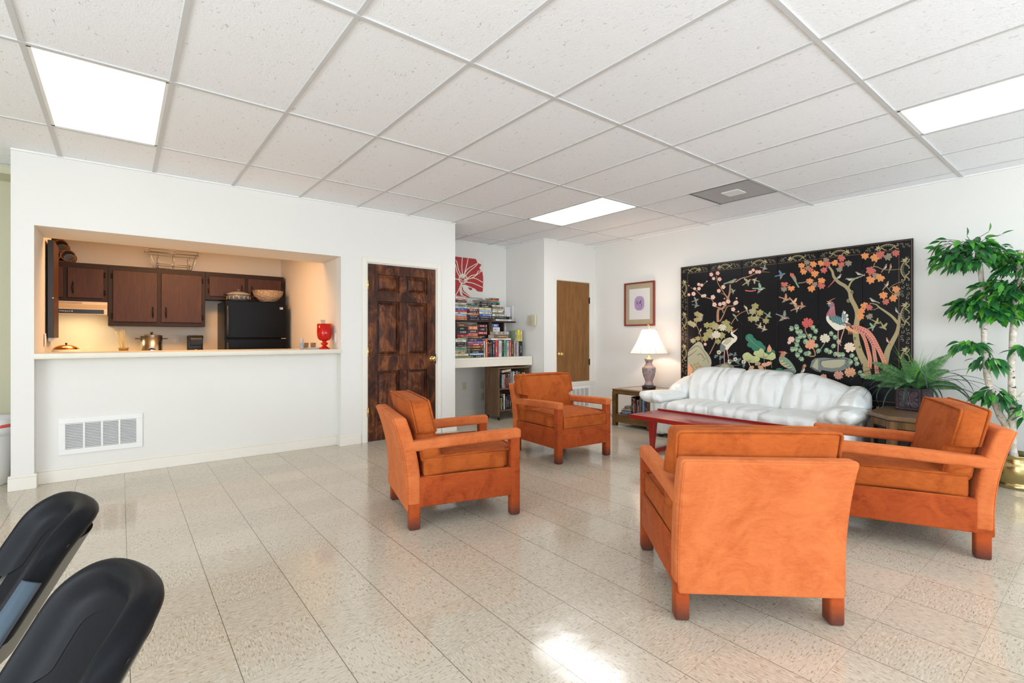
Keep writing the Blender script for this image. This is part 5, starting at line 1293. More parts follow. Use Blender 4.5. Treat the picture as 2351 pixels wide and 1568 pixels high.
# birds left
A.bird(610, 435, 110, R(-15), 'sage', 'gold'); A.bird(625, 550, 55, R(-20), 'dust', 'gold', True); A.bird(195, 655, 60, R(-15), 'dust', 'slate', True); A.bird(200, 715, 60, R(15), 'slate', 'dust', True)
A.bird(795, 440, 80, R(-30), 'gold', 'dust', True); A.bird(875, 420, 62, R(200), 'gold', 'ivory', True); A.bird(940, 520, 100, R(5), 'sage', 'ivory', True); A.stroke([(765, 540), (830, 548), (890, 538)], 14, 12, 'rose'); A.bird(990, 285, 60, R(20), 'dust', 'gold', True)
A.bird(775, 750, 80, R(-110), 'gold', 'ivory'); A.bird(645, 840, 70, R(-120), 'sage', 'gold'); A.bird(245, 1005, 50, R(-60), 'gold', 'ivory'); A.bird(935, 955, 62, R(30), 'gold', 'ivory', True); A.bird(985, 990, 68, R(20), 'gold', 'ivory', True); A.bird(1035, 835, 70, R(40), 'sage', 'gold', True)
A.bird(1185, 360, 85, R(-10), 'blue', 'slate', True); A.bird(1235, 640, 90, R(20), 'bark2', 'peach', True); A.bird(1330, 680, 85, R(50), 'peach', 'ivory', True); A.bird(1365, 745, 85, R(-20), 'bark2', 'ivory', True); A.bird(1215, 850, 110, R(25), 'slate', 'pink', True)
A.bird(1330, 400, 130, R(-115), 'sage', 'bark2'); A.ell(1310, 362, 24, 22, 0, 'rose'); A.stroke([(1380, 455), (1430, 450), (1500, 430)], 12, 8, 'taupe'); A.stroke([(1290, 470), (1250, 490)], 7, 4, 'taupe')
for x, y, r_, c in ((1220, 470, 54, 'rose'), (1215, 525, 48, 'taupe'), (1300, 515, 54, 'orange')): A.maple(x, y - r_ * .3, r_, R(90), c)
# lotus
for x, y, a, b, r_ in ((815, 1090, 48, 46, 0), (850, 1130, 58, 44, .6), (830, 1170, 44, 34, 0), (915, 1170, 62, 46, .4), (960, 1210, 44, 40, 0), (890, 1215, 52, 30, .2), (1060, 1260, 55, 36, 0), (1080, 1490, 50, 30, 0), (1160, 1470, 44, 30, 0)): A.ell(x, y, a, b, r_, 'green')
A.stroke([(800, 1080), (860, 1150), (960, 1220)], 5, 3, 'sage')
def lotus_leaf(cx_, cy_, pts, c='lime'):
    A.poly(pts, c)
    for p in pts[1:-1:1]: A.stroke([(cx_, cy_), ((cx_ + p[0]) / 2, (cy_ + p[1]) / 2 + 3), (p[0] * .93 + cx_ * .07, p[1] * .93 + cy_ * .07)], 3, 2, 'olived')
lotus_leaf(810, 1365, [(800, 1370), (745, 1345), (728, 1300), (755, 1268), (800, 1255), (835, 1285), (860, 1305), (900, 1300), (940, 1325), (930, 1360), (860, 1385)])
lotus_leaf(985, 1320, [(980, 1330), (900, 1310), (860, 1280), (870, 1245), (920, 1240), (945, 1210), (975, 1225), (990, 1260), (1040, 1290), (1080, 1255), (1115, 1280), (1120, 1325), (1080, 1350), (1020, 1340)])
lotus_leaf(920, 1400, [(880, 1410), (880, 1375), (920, 1365), (950, 1385), (930, 1410)], 'gold')
A.poly([(1020, 1240), (1022, 1210), (1045, 1165), (1072, 1215), (1065, 1250), (1040, 1260)], 'peach'); A.stroke([(1045, 1175), (1040, 1215), (1045, 1255)], 4, 3, 'rose')
A.stroke([(805, 1370), (830, 1430), (880, 1490)], 7, 6, 'ivory'); A.stroke([(985, 1330), (990, 1400), (1010, 1490)], 6, 6, 'sage'); A.stroke([(1060, 1345), (1075, 1440)], 6, 5, 'sage'); 
for x, y, a in ((980, 1400, .1), (1030, 1395, -.2), (940, 1420, .4), (900, 1420, 2.6)): A.leaf(x - 30, y, 80, a, .3, 'peach', 'brown')
A.ell(1000, 1400, 46, 20, .1, 'pink')
# partridge and chick
A.poly([(1160, 1310), (1200, 1300), (1240, 1320), (1290, 1360), (1340, 1430), (1365, 1500), (1300, 1460), (1220, 1430), (1170, 1390), (1155, 1345)], 'sage')
A.poly([(1160, 1340), (1190, 1340), (1230, 1400), (1290, 1450), (1220, 1430), (1170, 1390)], 'gold')
for i in range(8):
    for j in range(4): A.ell(1180 + i * 18 + j * 4, 1345 + j * 16 + i * 12, 7, 4, .5, 'ivory' if (i + j) % 2 else 'brown', 6)
A.poly([(1165, 1320), (1175, 1280), (1195, 1250), (1230, 1245), (1245, 1265), (1225, 1300), (1205, 1330)], 'bark2'); A.poly([(1150, 1252), (1200, 1245), (1225, 1250), (1195, 1268)], 'rose'); A.poly([(1240, 1262), (1262, 1268), (1240, 1275)], 'gold'); A.ell(1225, 1262, 5, 5, 0, 'ivory')
A.poly([(1160, 1490), (1230, 1450), (1320, 1460), (1360, 1500), (1300, 1530), (1200, 1530)], 'slate')
A.bird(1430, 1470, 120, R(-60), 'brown', 'ivory', flip=1); A.ell(1455, 1415, 20, 20, 0, 'bark2')
# --- peony leaves at the left of the middle panels
for x, y, a in ((1330, 985, 3.2), (1390, 960, 2.8), (1400, 1010, 2.9), (1430, 1060, 2.7), (1400, 1110, 2.8), (1440, 1120, .5), (1340, 1220, 3.0), (1370, 1200, 2.4), (1400, 1280, 2.8), (1430, 1310, 2.0), (1490, 1060, .4), (1500, 1240, 1.5)):
    for d in (-.5, 0, .5): A.leaf(x, y, 58, a + d, .3, 'sage' if d else 'lime', 'teal')
A.peony(1300, 1110, 42, 'pink', 'ivory'); A.peony(1275, 1145, 24, 'pink', 'ivory'); A.stroke([(1330, 1140), (1380, 1170), (1410, 1210)], 7, 7, 'sage')
# --- borders, laid out in metres straight on the panels: top band, side bands, rails
def to3m(u, v, k):
    return (XS - .0006 - k * 1.5e-6 - fs_.location.x, u - fs_.location.y, v - fs_.location.z)
Bd = Art(to3m, 6, lambda y: next((i for i in range(6) if y > seam_y[i + 1]), 5))
Bd.k = A.k
TB = .097; SB = .110; BB = .15
def line(p, q, w_=.0022, c='bark2'): Bd.stroke([p, q], w_, w_, c, False)
for i in range(6):
    ya, yb = seam_y[i] - .006, seam_y[i + 1] + .006
    l = ya - (SB if i == 0 else 0); r_ = yb + (SB if i == 5 else 0)
    line((l, SZ1 - TB), (r_, SZ1 - TB)); line((ya, SZ1 - .012), (yb, SZ1 - .012), .0018)
    line((l, SZ0 + BB), (r_, SZ0 + BB)); line((ya, SZ0 + .012), (yb, SZ0 + .012), .0018)
    cy = (ya + yb) / 2; L = .20
    for zc in (SZ1 - TB / 2 - .01, SZ0 + BB / 2):
        Bd.dragon(cy, zc + .012, L, 0 if True else 0, 'gold', -1) if False else None
        # v grows upwards here, so mirror
        Bd.dragon(cy, zc + .0, L * .78, math.pi if i % 2 == 0 else 0, 'gold', 1 if i % 2 == 0 else -1)
        for sg in (-1, 1):
            for k in range(4):
                Bd.curl(cy + sg * (.120 + .017 * k), zc + .012 * (-1) ** k, .014, k * 1.4, (-1) ** k, 'gold', .003)
for sgn, yy in ((0, seam_y[0] - SB / 2 - .006), (1, seam_y[-1] + SB / 2 + .006)):
    edge = seam_y[0] - .012 if sgn == 0 else seam_y[-1] + .012
    inner = seam_y[0] - SB if sgn == 0 else seam_y[-1] + SB
    line((edge, SZ0 + .01), (edge, SZ1 - .01), .003); line((inner, SZ0 + BB), (inner, SZ1 - TB))
    for k in range(4):
        zc = SZ1 - .29 - k * .43
        Bd.dragon(yy, zc, .185, R(90), 'gold', 1 if sgn else -1)
        for j in range(8):
            Bd.curl(yy + .022 * (-1) ** j, zc - .13 - .021 * j, .017, j * 1.1, (-1) ** j, 'gold', .0035)
PANM = [plain('black_lacquer', (.005, .005, .007), .30, var=.1)]
PANM[0].node_tree.nodes['Principled BSDF'].inputs['Specular IOR Level'].default_value = .25
for i in range(6):
    ya, yb = seam_y[i] - .0025, seam_y[i + 1] + .0025
    pn = rel(MB().box(XS, XS + .022, yb, ya, SZ0, SZ1), fs_).build('screen_panel', PANM, fs_, bevel=.002)
    for nm, ar in (('inlaid_picture', A), ('gilt_border', Bd)):
        m_ = ar.b[i]
        used = sorted(set(m_.m)); m_.m = [used.index(q) for q in m_.m]
        if m_.f: m_.build(nm, [PALM[PKEYS[q]] for q in used], pn, flip=False)
for i in range(1, 6):
    for zz in (.9, 1.35, 1.85): rel(bx(XS - .001, XS + .003, seam_y[i] - .004, seam_y[i] + .004, zz - .018, zz + .018), fs_).build('hinge', M_DARKM, fs_)
rel(bx(XS + .022, XR - .001, seam_y[-1] + .3, seam_y[0] - .3, 1.95, 1.99), fs_).build('hanging_rail', M_BLACK, fs_)
# ================================================================ RED FLOWER CANVAS
YPN = 6.232
cx1, _ = PY(1110, 640, YPN); pz1_, pz0_ = 2.385, 1.79
cx0 = cx1 - .60
cv = empty('canvas_painting', ((cx0 + cx1) / 2, 6.268, pz0_), 0, 'square canvas of a big red flower with cream veins in the book alcove', 'painting')
rel(MB().box(cx0, cx1, YPN, 6.268, pz0_, pz1_), cv).build('stretched_canvas', plain('cream_canvas', (.74, .71, .65), .8), cv, bevel=.003)
def to3p(u, v, k):
    x, z = PY(u, v, YPN); x = max(cx0 + .002, min(cx1 - .001, x)); z = max(pz0_ + .002, min(pz1_ - .002, z))
    return (x - cv.location.x, YPN - .0006 - k * 1e-5 - cv.location.y, z - cv.location.z)
F = Art(to3p); F.frame(1020, 560, 3.7333); F.sm = True; F.cw = .10
F.poly([(10, 98), (120, 104), (205, 118), (272, 130), (285, 163), (320, 178), (300, 205), (308, 222), (326, 236), (334, 290), (330, 412), (285, 407), (262, 384), (220, 366), (175, 348), (150, 352), (100, 447), (60, 452), (10, 442)], 'red')
for p in ([(60, 100), (120, 108), (150, 112), (148, 180), (135, 260), (110, 230), (105, 180), (70, 150)], [(155, 115), (205, 122), (190, 180), (160, 250), (150, 250), (155, 190)], [(210, 120), (270, 132), (285, 165), (240, 195), (200, 230), (175, 250), (185, 210), (200, 170)],
          [(290, 168), (318, 178), (300, 205), (308, 225), (270, 245), (225, 290), (185, 270), (210, 235), (250, 195)], [(290, 250), (325, 235), (332, 290), (328, 320), (290, 290), (240, 290), (262, 270)], [(190, 315), (240, 298), (280, 300), (330, 335), (328, 350), (270, 330), (215, 325)], [(175, 340), (220, 335), (280, 345), (328, 365), (325, 410), (285, 405), (270, 385), (220, 365)],
          [(150, 350), (165, 400), (200, 430), (240, 462), (200, 458), (160, 440), (145, 400)], [(140, 350), (130, 400), (140, 440), (180, 452), (100, 445)], [(60, 200), (95, 250), (115, 275), (60, 265)], [(60, 300), (120, 300), (128, 330), (100, 430), (60, 450)], [(200, 372), (235, 376), (240, 392), (222, 398)], [(10, 110), (50, 110), (60, 150), (60, 190), (10, 180)], [(10, 200), (50, 220), (50, 440), (10, 400)], [(60, 155), (95, 180), (108, 235), (85, 225), (60, 195)]):
    F.poly(p, 'red')
for k in range(16):
    a = k * .393; F.stroke([(160 + 14 * math.cos(a), 300 + 16 * math.sin(a)), (160 + 32 * math.cos(a), 300 + 36 * math.sin(a))], 6, 5, 'ivory', False); F.ell(160 + 34 * math.cos(a), 300 + 38 * math.sin(a), 6, 7, 0, 'ivory', 8); F.ell(160 + 22 * math.cos(a), 300 + 24 * math.sin(a), 4, 4, 0, 'red', 6)
for p in ([(160, 300), (150, 200), (155, 110)], [(165, 290), (195, 220), (285, 165)], [(170, 305), (240, 290), (320, 232)], [(170, 315), (250, 292), (330, 330)], [(170, 325), (240, 335), (328, 372)], [(165, 290), (215, 235), (262, 196), (288, 168)], [(180, 310), (232, 272), (275, 262), (292, 232), (326, 236)], [(150, 285), (120, 215), (112, 170), (100, 140)], [(150, 330), (120, 400), (95, 440)], [(150, 335), (150, 400), (200, 440), (245, 466)], [(140, 290), (110, 240), (95, 180), (70, 150)], [(140, 310), (60, 290)], [(165, 280), (190, 190), (205, 120)]): F.stroke(p, 8, 6, 'ivory')
m_ = F.b[0]; used = sorted(set(m_.m)); m_.m = [used.index(q) for q in m_.m]
m_.build('painted_flower', [PALM[PKEYS[q]] for q in used], cv, flip=False)
# ================================================================ BOOK COUNTER, SHELF, ROLLING BOOKCASE
YD = 5.60; ZD = .905
o = empty('book_counter', (4.10, 5.93, .775), 0, 'long cream laminate counter carrying the books, built into the alcove', 'counter')
rel(MB().box(3.338, 4.838, YD, 6.268, ZD - .03, ZD), o).build('counter_top', M_LAM, o, bevel=.003)
rel(bx(3.338, 4.838, YD + .004, YD + .03, .778, ZD - .03), o).build('front_apron', M_LAM, o)
M_BSH = wood('dark_walnut_shelf', (.022, .010, .008), (.055, .026, .020), 1, .35, 'x', .2)
YS0, YS1 = 5.88, 6.20; ZS = 1.432
sx1 = PY(1184, 740, YS0)[0]
o = empty('desk_shelf', (4.2, 6.04, ZD), 0, 'dark brown open shelf unit standing on the cream counter under the books', 'shelf')
rel(bx(3.45, sx1, YS0, YS1, ZS - .022, ZS), o).build('shelf_board', M_BSH, o, bevel=.002)
for u in (1048.5, 1126.2, 1158.5):
    xa_ = PY(u, 760, YS0)[0]; w_ = .010 if u != 1126.2 else .018
    rel(bx(xa_ - w_, xa_ + w_, YS0 + .02, YS1, ZD, ZS - .022), o).build('upright', M_BSH, o)
BKC = {'orange': (.62, .15, .05), 'white': (.72, .70, .66), 'blue': (.05, .12, .40), 'light blue': (.30, .45, .62), 'red': (.50, .04, .03), 'cream': (.62, .55, .40), 'sage green': (.30, .36, .27), 'black': (.014, .014, .016), 'navy': (.02, .03, .10), 'brown': (.14, .07, .04),
       'grey': (.24, .24, .23), 'dark green': (.03, .09, .06), 'teal': (.04, .30, .32), 'yellow': (.75, .62, .05), 'pale yellow': (.68, .60, .30), 'tan': (.40, .28, .16), 'purple': (.30, .16, .36), 'pink': (.58, .25, .35), 'green': (.10, .32, .24), 'gold': (.50, .36, .12), 'maroon': (.18, .02, .03), 'olive': (.28, .27, .10), 'silver': (.40, .40, .38), 'dark brown': (.06, .035, .025), 'salmon': (.62, .18, .14)}
BM = {k: plain('book_cover_' + k.replace(' ', '_'), v, .4, var=.06) for k, v in BKC.items()}
M_PAGE = plain('book_pages', (.62, .56, .44), .8, var=.10, scale=90)
STR = {'black': 'silver', 'navy': 'gold', 'red': 'white', 'white': 'black', 'orange': 'white', 'blue': 'white', 'cream': 'brown', 'brown': 'gold', 'light blue': 'white', 'dark brown': 'gold', 'maroon': 'white', 'dark green': 'silver'}
WN = ['', 'bottom', 'second from the bottom', 'third from the bottom', 'fourth from the bottom', 'fifth from the bottom', 'sixth from the bottom', 'seventh from the bottom', 'eighth from the bottom', 'ninth from the bottom', 'tenth from the bottom', 'eleventh from the bottom', 'twelfth from the bottom']
WL = ['', 'leftmost', 'second from the left', 'third from the left', 'fourth from the left', 'fifth from the left', 'sixth from the left', 'seventh from the left', 'eighth from the left', 'ninth from the left', 'tenth from the left', 'eleventh from the left', 'twelfth from the left', 'thirteenth from the left', 'fourteenth from the left', 'fifteenth from the left', 'sixteenth from the left', 'seventeenth from the left', 'eighteenth from the left', 'nineteenth from the left', 'twentieth from the left', 'twenty-first from the left']
rb = random.Random(11)
def book(x0, x1, y, dep, z0, z1, cname, label, group, flat=True, yaw=0, tilt=0, lettering=None, spine='-y'):
    """spine towards -y; flat books lie with their covers up and down"""
    w_, h_ = x1 - x0, z1 - z0
    mb = MB(); t_ = .0022
    # local: x across, y into the shelf, z up; origin at the bottom front left
    mb.box(0, w_, 0, t_, 0, h_, 0)
    if flat:
        mb.box(0, w_, 0, dep, 0, t_, 0); mb.box(0, w_, 0, dep, h_ - t_, h_, 0); mb.box(.004, w_ - .004, t_, dep - .004, t_, h_ - t_, 1)
    else:
        mb.box(0, t_, 0, dep, 0, h_, 0); mb.box(w_ - t_, w_, 0, dep, 0, h_, 0); mb.box(t_, w_ - t_, t_, dep - .004, .004, h_ - .004, 1)
    # title block and bands on the spine
    if not lettering:
        a, b = sorted((rb.uniform(.12, .3), rb.uniform(.55, .88)))
        if flat:
            n = max(3, int((b - a) * w_ / .0085)); g0 = rb.uniform(.22, .40)
            for k in range(n):
                q0 = w_ * a + (b - a) * w_ * k / n
                if rb.random() < .85: mb.box(q0, q0 + (b - a) * w_ / n * rb.uniform(.4, .95), -.0005, 0, h_ * g0, h_ * (1 - g0 * rb.uniform(.9, 1.15)), 2)
            if rb.random() < .5: mb.box(w_ * .90, w_ * .94, -.0005, 0, h_ * .1, h_ * .9, 2)
        else:
            n = max(3, int((b - a) * h_ / .0085))
            for k in range(n):
                q0 = h_ * a + (b - a) * h_ * k / n
                if rb.random() < .85: mb.box(w_ * .34, w_ * rb.uniform(.6, .7), -.0005, 0, q0, q0 + (b - a) * h_ / n * rb.uniform(.4, .95), 2)
            if rb.random() < .5: mb.box(w_ * .1, w_ * .9, -.0005, 0, h_ * .90, h_ * .93, 2)
    o = mb.build('book', [BM[cname], M_PAGE, BM[STR.get(cname, 'black')]])
    o.location = (x0, y, z0); o.rotation_euler = (0, tilt, yaw)
    tag(o, label, 'book', group)
    if lettering: text('spine_title', lettering, o, (w_ / 2, -.0008, h_ / 2), (R(90), 0, 0), h_ * .62, BM['black'], .0003)
    return o
def pile(u0, u1, v0, v1, Y, where, group, cols, z0=None, dep=.17):
    """cols from top to bottom: name or (name, du0, du1[, lettering])"""
    cols = cols[::-1]; n = len(cols)
    zb = z0 if z0 is not None else PY((u0 + u1) / 2, v1, Y)[1]; zt_ = PY((u0 + u1) / 2, v0, Y)[1]
    ws = [rb.uniform(.8, 1.25) for _ in cols]; tot = sum(ws); z = zb
    for i, c in enumerate(cols):
        d0 = d1 = 0; lt = None
        if isinstance(c, tuple): c, d0, d1 = c[:3]; lt = None if len(c) < 0 else None
        if isinstance(cols[i], tuple) and len(cols[i]) > 3: lt = cols[i][3]
        h_ = (zt_ - zb) * ws[i] / tot
        a = PY(u0 + d0 + rb.uniform(-.6, .6), v1, Y)[0]; b = PY(u1 + d1 + rb.uniform(-.8, .8), v1, Y)[0]
        book(a, b, Y + rb.uniform(0, .012), dep + rb.uniform(-.02, .02), z + .0003, z + h_, c, f'{c} book lying {WN[i + 1]} in {where}', group, True, rb.uniform(-.03, .03) * 0, 0, lt)
        z += h_
    return z
def row(items, v0, v1, Y, where, group, z0, dep=.16):
    """items: (u0, u1, colour, v_top) from left to right"""
    for i, (u0, u1, c, vt) in enumerate(items):
        a, b = PY(u0, v1, Y)[0], PY(u1, v1, Y)[0] - .0006; zt_ = PY((u0 + u1) / 2, vt, Y)[1]
        book(a, b, Y + rb.uniform(0, .01), dep, z0, zt_, c, f'{c} book standing {WL[i + 1]} in {where}', group, False)
G1 = 'books piled on the dark shelf in the alcove'
pile(1046, 1072, 682, 737, YS0 + .01, 'the leftmost pile on the dark shelf', G1, ['white', 'orange', ('navy', 0, 1), 'cream', ('sage green', 0, 3), 'white', 'blue', 'red', 'white', 'light blue', 'orange', 'orange'], ZS)
pile(1073, 1100, 697, 737, YS0 + .01, 'the second pile on the dark shelf', G1, [('dark green', 3, 0), ('grey', 2, 1), 'cream', 'maroon', 'black', 'orange', 'black', 'navy', 'black'], ZS)
pile(1101, 1129, 688, 737, YS0 + .01, 'the third pile on the dark shelf', G1, [('grey', 0, -12), ('black', 0, -6), ('navy', 0, -5), 'black', 'pale yellow', 'light blue', 'white', 'blue', 'navy', 'black'], ZS)
pile(1130.5, 1156, 685, 729, YS0 + .01, 'the rightmost pile on the dark shelf', G1, [('brown', -3, -10), ('orange', -3, -10), ('teal', -2, -9), ('black', -2, -8), ('cream', -1, -6), ('grey', 3, 0), ('cream', 2, 1), ('white', 1, 0), ('olive', 0, 1), ('white', 1, 9)], PY(1150, 726.5, YS0 + .01)[1] + .0005, .17)
pile(1139, 1174, 726.5, 737, YS0 + .01, 'the wide base under the rightmost pile', G1, [('black', -2, 1), ('white', 0, 0, 'THE FASHION BOOK')], ZS)
YW = YS0 + .21
xw0, xw1 = PY(1163, 737, YW)[0], PY(1181, 737, YW)[0]
wb = empty('ring_binder', (xw0, YW, ZS), 0, 'white ring binder standing upright at the right end of the dark shelf', 'binder')
hb_ = PY(1178, 702, YW)[1] - ZS
wdt = xw1 - xw0
M_BND = plain('white_binder', (.70, .69, .70), .45, var=.03)
MB().box(wdt - .045, wdt, 0, .003, 0, hb_).build('spine', M_WHITE, wb); MB().box(wdt - .003, wdt, 0, .10, 0, hb_).box(wdt - .045, wdt - .042, 0, .10, 0, hb_).build('cover', M_BND, wb); MB().box(0, wdt - .048, .05, .054, .0, hb_ - .02).build('sheets', M_BND, wb)
G2 = 'books piled inside the dark shelf unit'
YH = YS0 + .035
zz = ZD + .001
def filler(u0, u1, vb, Y, where, group, cols):  # piles seen only in their upper half stand on the counter
    z1_ = PY((u0 + u1) / 2, vb, Y)[1]
    return pile(u0, u1, vb, 819, Y, where, group, cols, zz)
filler(1051.5, 1075, 742, YH, 'the left pile inside the dark shelf', G2, ['brown', 'black', 'navy', 'red', 'pale yellow', 'grey', 'brown', 'navy', 'cream'])
filler(1076, 1097, 748, YH, 'the middle pile inside the dark shelf unit', G2, ['orange', 'navy', 'salmon', 'white', 'tan', 'grey', 'black', 'brown'])
filler(1098, 1119, 745, YH, 'the third pile inside the dark shelf unit', G2, ['maroon', 'black', 'red', 'black', 'white', 'navy', 'grey', 'black', 'brown'])
filler(1132.5, 1149, 743, YH, "the small pile in the shelf's right bay", G2, [('blue', 0, -2), ('white', 0, -2), 'black', 'cream', 'brown', 'tan', 'grey', 'black'])
G3 = 'books lying in front piles on the cream counter'
YB = 5.71
pile(1046, 1071, 777, 819, YB, 'the leftmost front pile on the counter', G3, [('cream', 0, -1), 'white', 'black', 'black', 'tan', 'green', 'cream', 'gold', ('white', 0, 6), ('olive', 0, 14)], zz, .15)
pile(1079.5, 1111, 772, 817.5, YB, 'the second front pile on the counter', G3, [('brown', -6, -4), ('navy', -4, -2), ('purple', -2, -3), ('red', 0, 0), 'brown', 'dark brown', 'black', 'light blue', ('black', 8, 0)], zz + .0, .15)
row([(1112, 1114.5, 'white', 783), (1115, 1119.5, 'orange', 779), (1120, 1122.5, 'maroon', 784), (1123, 1126, 'black', 786), (1126.5, 1130, 'dark brown', 784), (1131, 1137.5, 'navy', 781), (1138, 1143, 'red', 781), (1143.5, 1145.3, 'pink', 781), (1146, 1150, 'white', 782), (1150.5, 1153, 'cream', 782), (1153.5, 1156.5, 'black', 783), (1157.5, 1162.5, 'green', 782), (1163.5, 1169.5, 'silver', 783), (1171, 1174.5, 'salmon', 782), (1175, 1180, 'dark brown', 782), (1181, 1183, 'cream', 782), (1183.6, 1186, 'pink', 783), (1186.6, 1190.2, 'light blue', 784), (1190.8, 1192.6, 'tan', 784), (1193.2, 1199.5, 'black', 784)],
    782, 818, YB, 'the front row on the cream counter', 'books standing in the front row on the cream counter', zz, .16)
zr = PY(1150, 781, YB)[1] + .002
def lying(u0, u1, v0, v1, Y, c, lb, z0=None, dep=.15, name='book'):
    a, b = PY(u0, v1, Y)[0], PY(u1, v1, Y)[0]; zb = z0 if z0 is not None else PY(u0, v1, Y)[1]; zt_ = PY(u0, v0, Y)[1]
    return book(a, b, Y, dep, zb, max(zt_, zb + .01), c, lb, None, True), max(zt_, zb + .01)
_, z_ = lying(1128, 1173, 776.5, 781, YB + .01, 'white', 'white book lying flat on top of the standing row on the counter', zr)
_, z2_ = lying(1134, 1167, 768.5, 775.5, YB + .02, 'brown', 'brown patterned book lying on the flat white book above the standing row', z_ + .0005)
_, z3_ = lying(1138, 1168, 761, 768, YB + .02, 'silver', 'silver book with dark spots lying topmost above the standing row', z2_ + .0005)
zg = PY(1186, 783, YB)[1] + .001
xg0, xg1 = PY(1176, 783, YB)[0], PY(1188, 783, YB)[0]
book(PY(1182.5, 783, YB + .02)[0], PY(1187.5, 783, YB + .02)[0], YB + .02, .14, zg, zg + .155, 'sage green', 'sage green book standing on top of the right end of the front row', None, False)
book(PY(1188, 783, YB + .01)[0], PY(1194, 783, YB + .01)[0], YB + .01, .13, zg, zg + .165, 'yellow', 'bright yellow book standing on top of the right end of the front row', None, False)
book(PY(1194.5, 783, YB + .02)[0], PY(1199, 783, YB + .02)[0], YB + .02, .13, zg, zg + .165, 'pale yellow', 'pale yellow book at the far right on top of the front row', None, False)
# rolling bookcase below the counter
M_WV = wood('walnut_veneer', (.085, .045, .022), (.22, .13, .07), 1.1, .4, 'z', 0, .5)
BX0, BX1, BY0, BY1 = 4.215, 4.800, 5.61, 5.95
bc_ = empty('rolling_bookcase', ((BX0 + BX1) / 2, BY0 + .17, 0), 0, 'walnut bookcase on black casters tucked under the cream counter', 'bookcase')
rel(bx(BX0, BX0 + .018, BY0, BY1, .055, .735), bc_).build('side_board', M_WV, bc_, bevel=.001); rel(bx(BX1 - .018, BX1, BY0, BY1, .055, .735), bc_).build('side_board', M_WV, bc_, bevel=.001)
rel(bx(BX0 - .006, BX1 + .01, BY0 - .01, BY1, .735, .755), bc_).build('top_board', M_WV, bc_, bevel=.002)
for z in (.125, .435): rel(bx(BX0 + .018, BX1 - .018, BY0 + .005, BY1, z, z + .016), bc_).build('shelf_board', M_WV, bc_)
rel(bx(BX0 + .018, BX1 - .018, BY1 - .008, BY1, .055, .735), bc_).build('back_board', M_BSH, bc_)
for x in (BX0 + .03, BX1 - .03):
    for y in (BY0 + .03, BY1 - .03):
        mb = MB().lathe([(.020, -.01), (.024, -.006), (.024, .006), (.020, .01)], n=16, M=Matrix.Translation((x, y, .024)) @ Matrix.Rotation(R(90), 4, 'Y')); mb.box(x - .008, x + .008, y - .01, y + .01, .03, .056)
        rel(mb, bc_).build('caster', M_BLACK, bc_)
YK = BY0 + .05
row([(1151, 1153.2, 'dark green', 861), (1153.8, 1157, 'light blue', 860), (1157.5, 1161.5, 'salmon', 859), (1162.2, 1166.5, 'dark brown', 857), (1167, 1170.5, 'maroon', 857), (1171.5, 1177, 'grey', 856), (1178, 1182, 'white', 853), (1182.6, 1185.5, 'black', 852), (1186, 1189.5, 'silver', 852), (1190, 1195, 'dark green', 853), (1195.5, 1198, 'black', 854), (1199.5, 1202.5, 'tan', 855), (1203, 1206, 'cream', 855), (1206.5, 1209.5, 'black', 855)],
    856, 893, YK, 'the upper shelf of the rolling bookcase', 'books on the upper shelf of the rolling bookcase', .452, .17)
a0 = PY(1153, 860, YK)[0]; zt_ = PY(1160, 856.5, YK)[1]
b_ = book(a0, a0 + .165, YK, .12, zt_ + .018, zt_ + .055, 'cream', 'cream book lying askew on top of the upper row in the rolling bookcase', None, True, 0, R(-7)); b_.location.z = zt_ + .003
row([(1150.8, 1153, 'pale yellow', 914), (1153.6, 1156, 'dark green', 911), (1156.6, 1160.4, 'cream', 905), (1161.2, 1164.6, 'navy', 909), (1165.4, 1169.4, 'black', 906), (1170, 1174, 'dark brown', 907)],
    905, 942, YK, 'the lower shelf of the rolling bookcase', 'books on the lower shelf of the rolling bookcase', .142, .17)
# books on the end table's lower shelf; these face -x
def book_x(y0, y1, x, dep, z0, z1, cname, label, group, flat):
    o = book(0, y0 - y1, 0, dep, 0, z1 - z0, cname, label, group, flat)
    o.rotation_euler = (0, 0, R(-90)); o.location = (x, y0, z0); return o
XB = 5.30; z0 = .1555
for i, (u0, u1, c, vt) in enumerate([(1448.5, 1452.8, 'black', 911), (1453.3, 1457, 'red', 914), (1457.4, 1460.6, 'black', 914), (1461.5, 1463.6, 'silver', 918), (1464, 1467.4, 'maroon', 917), (1467.9, 1471, 'grey', 914), (1471.4, 1474.2, 'black', 914), (1474.6, 1477.8, 'light blue', 919), (1478.2, 1481, 'blue', 922), (1481.6, 1485, 'black', 924), (1485.5, 1487.6, 'cream', 925), (1488, 1491, 'olive', 926), (1491.5, 1494, 'cream', 926), (1494.4, 1497, 'tan', 927)]):
    ya, yb = PX(u0, 930, XB)[0], PX(u1, 930, XB)[0]; zt_ = PX(u0, vt, XB)[1]
    book_x(ya, yb + .0006, XB + rb.uniform(0, .01), .17, z0, zt_, c, f"{c} book standing {WL[i + 1]} on the end table's lower shelf", "books standing on the end table's lower shelf", False)
ya, yb = 4.325, PX(1446.5, 940, XB)[0]
z = z0
for i, (c, h_, d0, d1) in enumerate([('blue', .018, 0, -.0), ('light blue', .016, .02, 0), ('grey', .012, .01, 0), ('cream', .024, .03, .0), ('white', .008, .05, 0), ('tan', .016, .06, .0), ('silver', .014, .07, .02)]):
    book_x(ya - d0, yb + d1, XB + .02, .18, z + .0003, z + h_, c, f"{c} magazine lying {WN[i + 1]} in the pile on the end table's shelf", "magazines lying on the end table's lower shelf", True); z += h_
